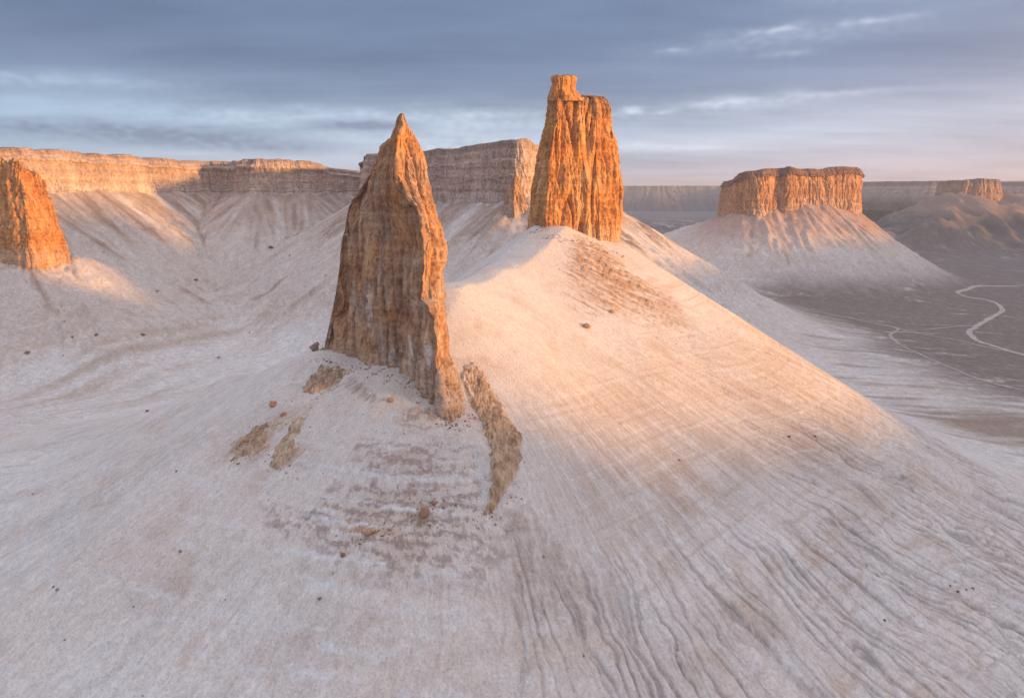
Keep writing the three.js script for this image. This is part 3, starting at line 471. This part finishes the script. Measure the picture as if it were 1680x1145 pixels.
// --- the long escarpment
{
  const color = (q, o, w, rel) => {
    const y = q.y + 2 * n2(q.x / 60, q.z / 60), bed = f2(y / 5, 4.4, 3, 0.6), bed2 = n2(y / 14, 2), st = f3(q.x / 7, q.y / 60, q.z / 7, 3, 0.6), c = [0.58, 0.42, 0.345];
    mixTo(c, [0.42, 0.28, 0.21], clamp(0.25 + 1.5 * bed + 0.3 * st) * 0.9); mixTo(c, [0.74, 0.60, 0.49], sstep(0.0, 0.6, bed2 + 0.5 * st) * 0.7 * sstep(1.0, 0.55, rel)); mixTo(c, [0.72, 0.62, 0.55], sstep(0.35, -0.05, rel) * 0.8);
    mixTo(c, [0.36, 0.26, 0.22], sstep(0.80, 0.93, rel + 0.06 * st) * 0.65); return c;
  };
  const o = [-500, 150, -1100], t = thing('escarpment', 'long layered cliff of the plateau curving behind the left basin', 'cliff', o);
  const left = cliffPath.slice(0, 16), prow = cliffPath.slice(14);
  const profile = rel => (rel < 0.62 ? 5 * (0.62 - rel) : 0) + (rel > 0.72 ? 1.5 : 0) - 7 * sstep(0.80, 0.84, rel) - (rel > 0.95 ? 3 : 0) + 7;
  const a = wall(left, false, 760, 64, { tone: 1.2, scale: 2.2, amp: 0.85, flute: 0.35, soft: 0.5, bed: 2.4, profile, color, sink: 16, rimWobble: 1.7, flip: 1 });
  mesh('cliff_wall', placed(a.g, o), farRockMat, t);
  mesh('plateau_top', placed(topSheet(a.pts, a.tb, [[-205, 3400, 216], [-6000, 5200, 226], [-6000, 800, 226]], -1.5, 14), o), farRockMat, t);
  const o2 = [-60, 150, -800], t2 = thing('rock_promontory', 'grey shaded cliff headland behind the near spire with a sunlit tip', 'cliff', o2);
  const b = wall(prow, false, 700, 72, { tone: 3.2, scale: 1.6, amp: 0.75, flute: 0.35, soft: 0.5, bed: 2.2, profile: rel => (rel < 0.7 ? 6 * (0.7 - rel) : 0) - 3 * sstep(0.70, 0.74, rel) - 2 * sstep(0.86, 0.89, rel) + 5, color, sink: 14, inset: 1.5, back: 3, rimWobble: 1.0, flip: 1 });
  mesh('cliff_wall', placed(b.g, o2), farRockMat, t2);
  mesh('plateau_top', placed(topSheet(b.pts, b.tb, [[-200, 3300, 212]], -2.6, 5), o2), farRockMat, t2);
}
// --- mesa on the right
{
  const tops = [190, 193, 200, 206, 208, 210, 213, 210, 209, 214, 214, 208, 206, 204, 196, 192], bots = [120, 120, 116, 122, 128, 134, 136, 150, 154, 148, 138, 124, 116, 112, 112, 112];
  const path = mesaFoot.map(([x, d], i) => [x, d, tops[i], bots[i]]), o = [530, 120, -1430];
  const color = (q, o_, w, rel) => {
    const st = f3(q.x / 6, q.y / 50, q.z / 6, 3, 0.6), bed = f2(q.y / 4, 6.4, 3), c = [0.60, 0.31, 0.15]; mixTo(c, [0.72, 0.48, 0.32], clamp(0.1 + 1.0 * st) * 0.8); mixTo(c, [0.36, 0.16, 0.085], clamp(0.15 + 0.4 * bed - 0.9 * st) * 0.8); mixTo(c, [0.68, 0.52, 0.42], sstep(0.3, 0.0, rel) * 0.5); return c;
  };
  const capColor = (q, o_, w, rel) => { const bed = f2(q.y / 2.2, 9.4, 3), c = [0.23, 0.13, 0.10]; mixTo(c, [0.36, 0.22, 0.17], clamp(0.3 + 0.8 * bed)); return c; };
  const t = thing('mesa', 'flat-topped mesa glowing orange beyond the hill, right of centre', 'mesa', o);
  const a = wall(path.map(p => [p[0], p[1], p[2] - 11, p[3]]), true, 620, 60, { tone: 6.2, scale: 1.7, amp: 0.9, flute: 0.7, bed: 1.4, profile: rel => 7 * (1 - clamp(rel)) + 1, color, sink: 14, rimWobble: 0, flip: 1 });
  mesh('cliff_wall', placed(a.g, o), farRockMat, t);
  const b = wall(path.map(p => [p[0], p[1], p[2], p[2] - 11]), true, 620, 26, { tone: 7.2, scale: 1.3, amp: 0.5, profile: rel => 4.5 - 2.5 * sstep(0.3, 0.4, rel) - 3 * sstep(0.65, 0.75, rel), color: capColor, sink: 2, rimWobble: 0.7, flip: 1 });
  const cap = mesh('cap_rock', placed(b.g, o), farRockMat, t); cap.userData.label = 'dark layered cap rock along the mesa top';
  mesh('plateau_top', placed(topSheet(b.pts, b.tb, [], -1.2, 8), o), farRockMat, cap);
}
// --- far plateau, far mesa and butte to the right
{
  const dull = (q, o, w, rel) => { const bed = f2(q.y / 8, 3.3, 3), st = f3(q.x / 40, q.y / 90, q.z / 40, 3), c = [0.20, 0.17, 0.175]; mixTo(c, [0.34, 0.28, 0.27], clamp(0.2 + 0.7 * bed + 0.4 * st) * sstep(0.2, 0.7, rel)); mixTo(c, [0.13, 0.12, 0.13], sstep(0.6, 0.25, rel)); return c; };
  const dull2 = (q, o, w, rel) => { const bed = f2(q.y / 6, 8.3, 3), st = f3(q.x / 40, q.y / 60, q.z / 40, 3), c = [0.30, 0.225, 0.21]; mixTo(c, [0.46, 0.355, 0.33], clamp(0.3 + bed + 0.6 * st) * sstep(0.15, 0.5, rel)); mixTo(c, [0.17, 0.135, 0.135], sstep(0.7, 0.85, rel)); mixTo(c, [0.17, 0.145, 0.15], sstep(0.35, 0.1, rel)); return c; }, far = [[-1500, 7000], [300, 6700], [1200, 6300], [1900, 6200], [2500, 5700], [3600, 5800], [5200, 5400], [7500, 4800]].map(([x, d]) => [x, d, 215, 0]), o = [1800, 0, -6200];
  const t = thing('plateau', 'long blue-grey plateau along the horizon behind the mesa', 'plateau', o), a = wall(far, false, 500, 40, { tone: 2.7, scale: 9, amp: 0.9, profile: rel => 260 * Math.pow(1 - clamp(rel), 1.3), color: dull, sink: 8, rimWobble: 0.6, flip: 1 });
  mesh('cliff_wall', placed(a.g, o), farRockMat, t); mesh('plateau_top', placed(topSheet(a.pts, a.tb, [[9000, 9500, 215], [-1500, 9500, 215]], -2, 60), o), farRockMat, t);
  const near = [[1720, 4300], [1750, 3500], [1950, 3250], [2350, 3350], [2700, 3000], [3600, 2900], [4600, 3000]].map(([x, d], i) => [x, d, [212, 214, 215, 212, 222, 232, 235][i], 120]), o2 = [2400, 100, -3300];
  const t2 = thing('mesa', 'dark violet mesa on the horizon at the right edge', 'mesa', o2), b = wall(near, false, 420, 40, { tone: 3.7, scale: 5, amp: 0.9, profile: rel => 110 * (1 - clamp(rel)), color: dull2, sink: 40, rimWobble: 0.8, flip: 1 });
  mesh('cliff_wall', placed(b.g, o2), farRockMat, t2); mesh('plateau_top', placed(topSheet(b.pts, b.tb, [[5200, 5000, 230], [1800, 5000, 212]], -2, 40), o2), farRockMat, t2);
  const bp = [[1480, 2440], [1500, 2345], [1560, 2330], [1625, 2345], [1660, 2400], [1640, 2480], [1560, 2500]].map(([x, d], i) => [x, d, [203, 205, 210, 208, 200, 202, 202][i], 146]), o3 = [1565, 146, -2410];
  const rosy = (q, o_, w, rel) => { const bed = f2(q.y / 4, 5.3, 3), c = [0.50, 0.30, 0.20]; mixTo(c, [0.36, 0.2, 0.15], clamp(0.3 + bed) * 0.7); mixTo(c, [0.34, 0.22, 0.18], sstep(0.7, 0.8, rel)); return c; };
  const t3 = thing('butte', 'small reddish butte on the far hill at the right', 'butte', o3), c = wall(bp, true, 220, 36, { tone: 4.7, scale: 2.6, amp: 0.9, profile: rel => 12 * (1 - clamp(rel)), color: rosy, sink: 16, rimWobble: 0.8, flip: 1 });
  mesh('cliff_wall', placed(c.g, o3), farRockMat, t3); mesh('plateau_top', placed(topSheet(c.pts, c.tb, [], -1.5, 12), o3), farRockMat, t3);
}
// --- the high ground towards the sun, out of the picture on the right, inferred from the evening shade, its skyline shaped to cast it
{
  const prof = [[-1400, 150], [-500, 150], [-100, 150], [60, 160], [165, 152], [186, 122], [204, 120], [224, 94], [300, 82], [370, 67], [412, 62], [440, 90], [466, 222], [500, 240], [625, 236], [655, 190], [690, 135], [760, 108], [1000, 95], [1250, 90], [1420, 90], [1700, 95], [2300, 120]];
  const v = u => { let i = 0; while (i < prof.length - 2 && prof[i + 1][0] < u) i++; const [a, va] = prof[i], [b, vb] = prof[i + 1]; return lerp(va, vb, sstep(a, b, u)); };
  const S0 = 760, cx = Math.sin(SUN_AZ), cd = -Math.cos(SUN_AZ), N = 420, M = 24;
  structure(gridMesh('hills', N, M, (i, j) => {
    const u = lerp(-1400, 2300, i / (N - 1)), k = j / (M - 1) * 2 - 1, top = v(u) + S0 * Math.tan(SUN_EL) + 5 * f2(u / 60, 2, 3), half = top * 1.5, s = S0 + k * half;
    const y = top * Math.pow(1 - Math.abs(k), 0.9) - 4 + 3 * n2(u / 30, k * 4) * (1 - Math.abs(k)), x = cx * s + Math.cos(SUN_AZ) * u, d = cd * s + Math.sin(SUN_AZ) * u;
    const c = groundColor(x, -4000 + d, 60, null); return [x, y, -d, c[0], c[1], c[2], u, s];
  }, plainMat), 'unseen pale hills to the right, shaped for their evening shade');
}
{ // small pinnacle leaning on the headland's tip
  const ring = (y, L, R_, d, k) => { const l = at(L, y, d + 6 * k), r = at(R_, y, d + 8 * k), f = at(lerp(L, R_, 0.45), y, d - 9 * k); return [at(lerp(L, R_, 0.5), y, d + 20 * k), l, l.clone().lerp(f, 0.5), f, f.clone().lerp(r, 0.5), r]; };
  const o = [0, 150, -765], t = thing('rock_pinnacle', 'small grey pinnacle at the foot of the headland, beside the tower', 'rock pinnacle', o);
  mesh('rock_face', placed(loft([ring(395, 806, 890, 765, 1.3), ring(345, 820, 872, 765, 1), ring(330, 827, 864, 765, 0.75), ring(312, 832, 858, 766, 0.55), ring(300, 838, 854, 767, 0.4), ring(292, 841, 850, 768, 0.25), ring(286, 843, 847, 769, 0.12)], 110, 70, { tone: 3.3, scale: 1.3, amp: 0.6, y0: 150, y1: 260, dusty: 0.75, full: 60, crown: 0 }), o), farRockMat, t);
}

// ------------------------------------------------------------------ draped outcrops: rubble-topped ledges lying on the slope
function ledge(name, label, left, right, thick, color, from = 90) {     // two margins traced downhill on the land
  const L = left.map(([x, y]) => onLand(x, y, from)), Rr = right.map(([x, y]) => onLand(x, y, from)), A = L.map(p => new THREE.Vector3(p[0], 0, p[1])), B = Rr.map(p => new THREE.Vector3(p[0], 0, p[1]));
  const cols = 64, rows = 150, o = [(L[0][0] + Rr.at(-1)[0]) / 2, (L[0][2] + L.at(-1)[2]) / 2, -(L[0][1] + L.at(-1)[1]) / 2];
  const g = gridMesh('', cols, rows, (i, j) => {
    const t = j / (rows - 1) * (L.length - 1), s = i / (cols - 1), a = spline(A, Math.min(t, L.length - 1.001), false, 0.2), b = spline(B, Math.min(t, L.length - 1.001), false, 0.2), p = a.lerp(b, s);
    const jag = 2.6 * f2(p.x / 3.6 + 31, p.z / 3.6, 4, 0.65); p.x += jag * (Math.abs(s - 0.5) * 2); p.z += 0.6 * jag;
    const edge = Math.min(1, Math.min(s, 1 - s) * 6, j / 14, (rows - 1 - j) / 10), side = Math.pow(clamp(edge), 0.5);
    const lip = lerp(0.35, 1.25, sstep(0, 0.8, j / rows)), h = heightAt(p.x, p.z) - 1.0 + side * (1.0 + thick * lip * (0.75 + 0.6 * f2(p.x / 7, p.z / 7, 3)) * (0.55 + 0.45 * Math.sin(Math.PI * clamp(0.25 + s * 0.6)))) + side * (0.9 * f2(p.x / 1.8, p.z / 1.8, 3, 0.65) + 0.6 * Math.round(2 * n2(p.x / 3, p.z / 3)) / 2);
    const n = f2(p.x / 3.4 + 5, p.z / 3.4, 3, 0.6), c = color.slice(); mixTo(c, UMBER, clamp(0.05 + 0.9 * n) * 0.7); mixTo(c, [0.66, 0.52, 0.40], clamp(0.2 - 0.9 * n) * 0.8); mixTo(c, [0.70, 0.59, 0.50], 0.92 * sstep(0.62, 0.1, Math.min(edge, 0.25 + j / rows * 1.6) + 0.55 * n));
    return [p.x, h, -p.z, c[0], c[1], c[2], p.x, p.z];
  }, null);
  const t = tag(mesh(name, placed(g, o), rockMat), label, 'rock outcrop'); t.position.set(...o); return t;
}
ledge('rock_outcrop', 'long brown rubble ridge running down from the foot of the near spire', [[748, 604], [764, 650], [782, 686], [794, 712], [802, 738], [805, 774], [803, 812], [797, 846]], [[764, 588], [798, 612], [818, 656], [838, 688], [856, 716], [853, 764], [834, 804], [802, 848]], 2.4, [0.52, 0.345, 0.21]);
ledge('rock_outcrop', 'brown jutting ledge low on the shaded slope left of the spire, leftmost outcrop', [[420, 696], [398, 716], [378, 732], [376, 744]], [[472, 690], [448, 712], [426, 738], [392, 752]], 1.3, [0.54, 0.37, 0.25]);
ledge('rock_outcrop', 'tawny tongue of rubble beside the leftmost outcrop, nearer the spire', [[492, 678], [470, 704], [450, 735], [442, 764]], [[512, 676], [494, 704], [478, 742], [458, 774]], 0.8, [0.60, 0.45, 0.32]);
ledge('rock_outcrop', 'brown rubble apron at the left foot of the near spire', [[524, 596], [512, 610], [500, 626], [494, 640]], [[590, 606], [570, 620], [545, 634], [512, 648]], 0.9, [0.50, 0.35, 0.25]);

// ------------------------------------------------------------------ boulders and stones
const stoneMat = new THREE.MeshStandardMaterial({ color: 0xffffff, vertexColors: true, roughness: 0.95, bumpMap: rockMat.bumpMap, bumpScale: 0.15 });
function stone(seed, size, squash, detail, tone) {
  const g = new THREE.IcosahedronGeometry(1, detail), P = g.attributes.position, col = new Float32Array(P.count * 3), uv = new Float32Array(P.count * 2), v = new THREE.Vector3();
  for (let i = 0; i < P.count; i++) {
    v.fromBufferAttribute(P, i).normalize(); const a = v.clone();
    let r = 1 + 0.42 * n3(a.x * 1.3 + seed, a.y * 1.3, a.z * 1.3) + 0.22 * Math.round(2 * n3(a.x * 2.4, a.y * 2.4 + seed, a.z * 2.4)) / 2 + 0.08 * n3(a.x * 6, a.y * 6, a.z * 6 + seed);
    for (let k = 0; k < 5; k++) { const q = k * 2.4 + seed, nx = Math.cos(q) * 0.8, nz = Math.sin(q) * 0.8, ny = 0.6 * Math.sin(q * 1.7), d = a.x * nx + a.y * ny + a.z * nz; if (d > 0.5) r = Math.min(r, 0.72 / d); }   // broken flat faces
    v.multiplyScalar(r * size); v.y *= squash; P.setXYZ(i, v.x, v.y, v.z); uv.set([v.x + v.z, v.y], i * 2);
    const n = f3(a.x * 3 + seed, a.y * 3, a.z * 3, 3), c = tone.slice(); mixTo(c, [0.24, 0.14, 0.09], clamp(0.3 + n)); col.set(c, i * 3);
  }
  g.setAttribute('color', new THREE.BufferAttribute(col, 3)); g.setAttribute('uv', new THREE.BufferAttribute(uv, 2)); g.computeVertexNormals(); return g;
}
function boulder(px, py, wide, label, seed, squash = 0.8, tone = RUST, sink = 0.35, from = 90, group) {
  const [x, d, y] = onLand(px, py, from), size = wide * d / FPX / 2, b = mesh(group ? 'stone' : 'boulder', stone(seed, size, squash, wide > 12 ? 12 : 6, tone), stoneMat);
  b.position.set(x, y + size * squash * (1 - 2 * sink), -d); b.rotation.y = seed * 1.3; return tag(b, label, group ? 'stone' : 'boulder', group);
}
boulder(697, 845, 17, 'brown upright boulder in the dark rubble below the spire', 3, 1.15, RUST, 0.3);
boulder(712, 826, 9, 'smaller brown boulder just above the upright one below the spire', 5, 0.9, RUST, 0.3);
boulder(605, 872, 22, 'low orange slab in the banded ground below the spire', 8, 0.35, [0.56, 0.33, 0.2], 0.4);
boulder(640, 868, 10, 'pale orange stone at the right end of the low slab', 9, 0.6, [0.6, 0.42, 0.3], 0.4);
boulder(447, 665, 12, 'reddish block on the slope left of the spire, upper of two', 11, 0.9, [0.5, 0.25, 0.17], 0.35);
boulder(464, 681, 10, 'reddish block on the slope left of the spire, lower of two', 12, 0.8, [0.52, 0.25, 0.17], 0.35);
boulder(640, 657, 12, 'orange block in the grey rubble under the spire face', 14, 0.6, [0.55, 0.3, 0.16], 0.4);
boulder(562, 912, 9, 'small dark brown block low on the banded ground', 15, 1.0, [0.32, 0.17, 0.11], 0.25);
boulder(618, 908, 6, 'small bright orange stone low on the banded ground', 16, 0.8, [0.6, 0.33, 0.16], 0.25);
boulder(524, 983, 7, 'small reddish stone alone on the pale slope under the banded ground', 17, 0.8, [0.4, 0.22, 0.17], 0.25);
boulder(962, 537, 14, 'grey-brown boulder in the rubble below the broad tower', 18, 0.7, [0.44, 0.3, 0.22], 0.3);
boulder(1004, 512, 8, 'small boulder to the right below the broad tower', 19, 0.8, RUST, 0.3);
{ // two-headed knob on the crest left of the spire
  const p = at(514, 552, 263), t = thing('boulder', 'dark two-lobed boulder perched on the ridge left of the spire', 'boulder', [p.x, heightAt(p.x, -p.z), p.z]);
  const a = mesh('block', stone(21, 1.7, 0.9, 10, [0.34, 0.23, 0.19]), stoneMat, t); a.position.set(0, 1.2, 0); const b = mesh('block', stone(22, 1.05, 0.8, 9, [0.34, 0.22, 0.18]), stoneMat, t); b.position.set(1.0, 2.7, 0.2); const c = mesh('block', stone(25, 1.3, 0.6, 9, [0.42, 0.33, 0.28]), stoneMat, t); c.position.set(3.6, 0.7, 0.6);
}
[[257, 477, 'dark stone on the basin slope below the right foot of the fin'], [321, 460, 'dark stone far back on the basin slope, halfway between fin and spire'], [444, 404, 'dark stone high on the far slope just left of the spire'], [117, 550, 'left one of two dark stones side by side below the fin'], [157, 548, 'right one of two dark stones side by side below the fin'], [233, 550, 'lone dark stone to the right of the two below the fin'], [358, 587, 'dark stone on the white basin floor left of the spire base'], [241, 675, 'brown stone on the near edge of the basin floor'], [44, 579, 'dark stone by the left picture edge below the fin']].forEach(([x, y, l], i) => boulder(x, y, 5 + i % 3 * 1.5, l, 30 + i, 0.6, [0.24, 0.16, 0.13], 0.3, 280, 'dark stones in the left basin'));
[[53, 811, 'small brown stone near the left edge on the smooth pale ground'], [87, 963, 'upper stone of a touching pair near the lower left corner'], [93, 968, 'lower stone of a touching pair near the lower left corner'], [105, 1050, 'single dark stone below the touching pair, lower left corner'], [289, 772, 'small stone on the pale slope below the leftmost outcrop'], [295, 905, 'small stone halfway down the smooth slope at lower left']].forEach(([x, y, l], i) => boulder(x, y, 4 + i % 3, l, 50 + i, 0.7, [0.36, 0.22, 0.16], 0.3, 90, 'small stones at lower left'));
[[1560, 962, 'first stone from the left in the small cluster near the right edge'], [1572, 972, 'second stone from the left in the small cluster near the right edge'], [1586, 968, 'third stone from the left in the small cluster near the right edge'], [1597, 966, 'last stone on the right of the small cluster near the right edge'], [1338, 716, 'dark stone on the brown rilled belt, right one of two'], [1295, 717, 'dark stone on the brown rilled belt, left one of two'], [1115, 755, 'dark stone where the sunlight fades on the slope below the tower'], [1452, 1018, 'dark stone among the gullies below the bowl at lower right'], [892, 914, 'dark stone on the brown stain below the long rubble ridge'], [957, 1077, 'small dark stone between gullies at the bottom of the picture']].forEach(([x, y, l], i) => boulder(x, y, 4.5 + i % 2 * 1.5, l, 70 + i, 0.7, [0.26, 0.17, 0.15], 0.3, 90, 'small stones on the rilled slope'));
{ // loose rubble nobody could count
  const r = rng(99), N = 4500, g = stone(4, 1, 0.7, 1, [0.42, 0.28, 0.2]), im = new THREE.InstancedMesh(g, stoneMat, N), m = new THREE.Matrix4(), q = new THREE.Quaternion(), e = new THREE.Euler(), col = new THREE.Color(); let n = 0;
  const spots = [...patches.filter(p => p.kind === 0 || p.s > 0.7).map(p => [p.x, p.d, p.ra * 1.5, p.rb * 1.5, 1]), [-50, 238, 34, 26, 2], [-45, 236, 30, 18, 2], [40, 372, 40, 34, 2], [90, 330, 60, 40, 0.6], [-420, 600, 120, 70, 1.0], [-250, 800, 160, 120, 1.2], [-60, 700, 110, 100, 0.9], [120, 300, 90, 90, 0.8], [-90, 190, 90, 60, 0.6]];
  const foot = (pts, big) => { for (const [x, y] of pts) { const p = onLand(x, y); spots.push([p[0], p[1], 5, 2.6, 0.4 * big]); } };
  foot([[522, 592], [540, 600], [565, 604], [590, 606], [620, 612], [650, 622], [670, 636], [690, 656], [708, 676], [728, 696], [748, 700], [762, 684]], 1.3); foot([[868, 366], [885, 378], [905, 388], [930, 396], [955, 402], [985, 410], [1010, 415]], 1.5); foot([[690, 850], [600, 880], [640, 870], [720, 830], [830, 815], [800, 850], [400, 752], [460, 775]], 0.8);
  const near = new Set(spots.filter(p => p[2] === 5));
  const total = spots.reduce((a, p) => a + p[4], 0);
  for (let k = 0; k < N; k++) {
    let w = r() * total, s = spots[0]; for (const p of spots) { s = p; w -= p[4]; if (w < 0) break; }
    const a = r() * 6.2832, k2 = Math.sqrt(r()), x = s[0] + Math.cos(a) * k2 * s[2], d = s[1] + Math.sin(a) * k2 * s[3], size = d > 400 ? 0.2 + 0.9 * Math.pow(r(), 8) : near.has(s) ? 0.08 + 0.42 * Math.pow(r(), 5) : 0.06 + 0.26 * Math.pow(r(), 6);
    e.set(r() * 6, r() * 6, r() * 6); q.setFromEuler(e); m.compose(new THREE.Vector3(x, heightAt(x, d) + size * 0.15, -d), q, new THREE.Vector3(size, size * (0.6 + 0.5 * r()), size)); im.setMatrixAt(n, m);
    const t = 0.6 + 0.7 * r(); im.setColorAt(n++, col.setRGB(t, t * 0.95, t * 0.92));
  }
  im.count = n; im.name = 'rubble'; im.userData = { kind: 'stuff', label: 'loose stones scattered over the slopes' }; scene.add(im);
}

// ------------------------------------------------------------------ pale tracks over the dark plain
const trackMat = new THREE.MeshStandardMaterial({ color: 0xffffff, vertexColors: true, roughness: 1, map: plainMat.map });
function track(pts, wide, lift) {
  const V = pts.map(([x, y]) => { const p = onLand(x, y, 300); return new THREE.Vector3(p[0], 0, p[1]); }); let len = 0; for (let i = 1; i < V.length; i++) len += V[i].distanceTo(V[i - 1]);
  const n = Math.ceil(len / 3.5), P = []; for (let i = 0; i <= n; i++) P.push(spline(V, Math.min(i / n * (V.length - 1), V.length - 1.001), false, 0));
  const o = [P[0].x, 0, -P[0].z];
  const m = mesh('dirt_track', placed(gridMesh('', 5, P.length, (i, j) => {
    const a = P[Math.max(0, j - 1)], b = P[Math.min(P.length - 1, j + 1)], l = Math.hypot(b.x - a.x, b.z - a.z), k = (i - 2) / 2 * wide / 2 * (1 + 0.55 * n2(j * 0.23, 5 + lift * 9 + i) + 0.3 * n2(j * 0.06, 2 + lift * 30)), x = P[j].x + (b.z - a.z) / l * k, d = P[j].z - (b.x - a.x) / l * k;
    const c = wide > 5 ? [0.62, 0.54, 0.49] : [0.53, 0.46, 0.42]; mixTo(c, [0.34, 0.28, 0.25], clamp((i === 2 ? 0.35 : i % 4 ? 0.05 : 0.45) + 0.35 * n2(x / 9, d / 9))); return [x, ground(x, d) + 0.22 + lift, -d, c[0], c[1], c[2], x, d];
  }, null), o), trackMat); m.position.set(...o); return structure(m);
}
track([[1700, 468], [1680, 468], [1615, 469], [1587, 475], [1572, 480], [1591, 488], [1615, 491], [1635, 497], [1645, 507], [1642, 513], [1620, 525], [1599, 538], [1591, 545], [1603, 558], [1632, 568], [1680, 582], [1720, 592]], 6.6, 0);
track([[1332, 506], [1357, 514], [1394, 522], [1435, 530], [1468, 537], [1484, 542], [1533, 552], [1574, 559], [1607, 567], [1656, 577], [1700, 588]], 4.2, 0.05);
track([[1468, 537], [1474, 542], [1464, 547], [1462, 552], [1476, 564], [1509, 581], [1550, 599], [1595, 618], [1640, 632], [1680, 640], [1720, 648]], 3.6, 0.1);
track([[1484, 532], [1509, 533], [1550, 534], [1597, 535]], 3.6, 0.15);
track([[1480, 541], [1510, 542], [1550, 538], [1593, 534]], 3.2, 0.2);
renderer.render(scene, camera);
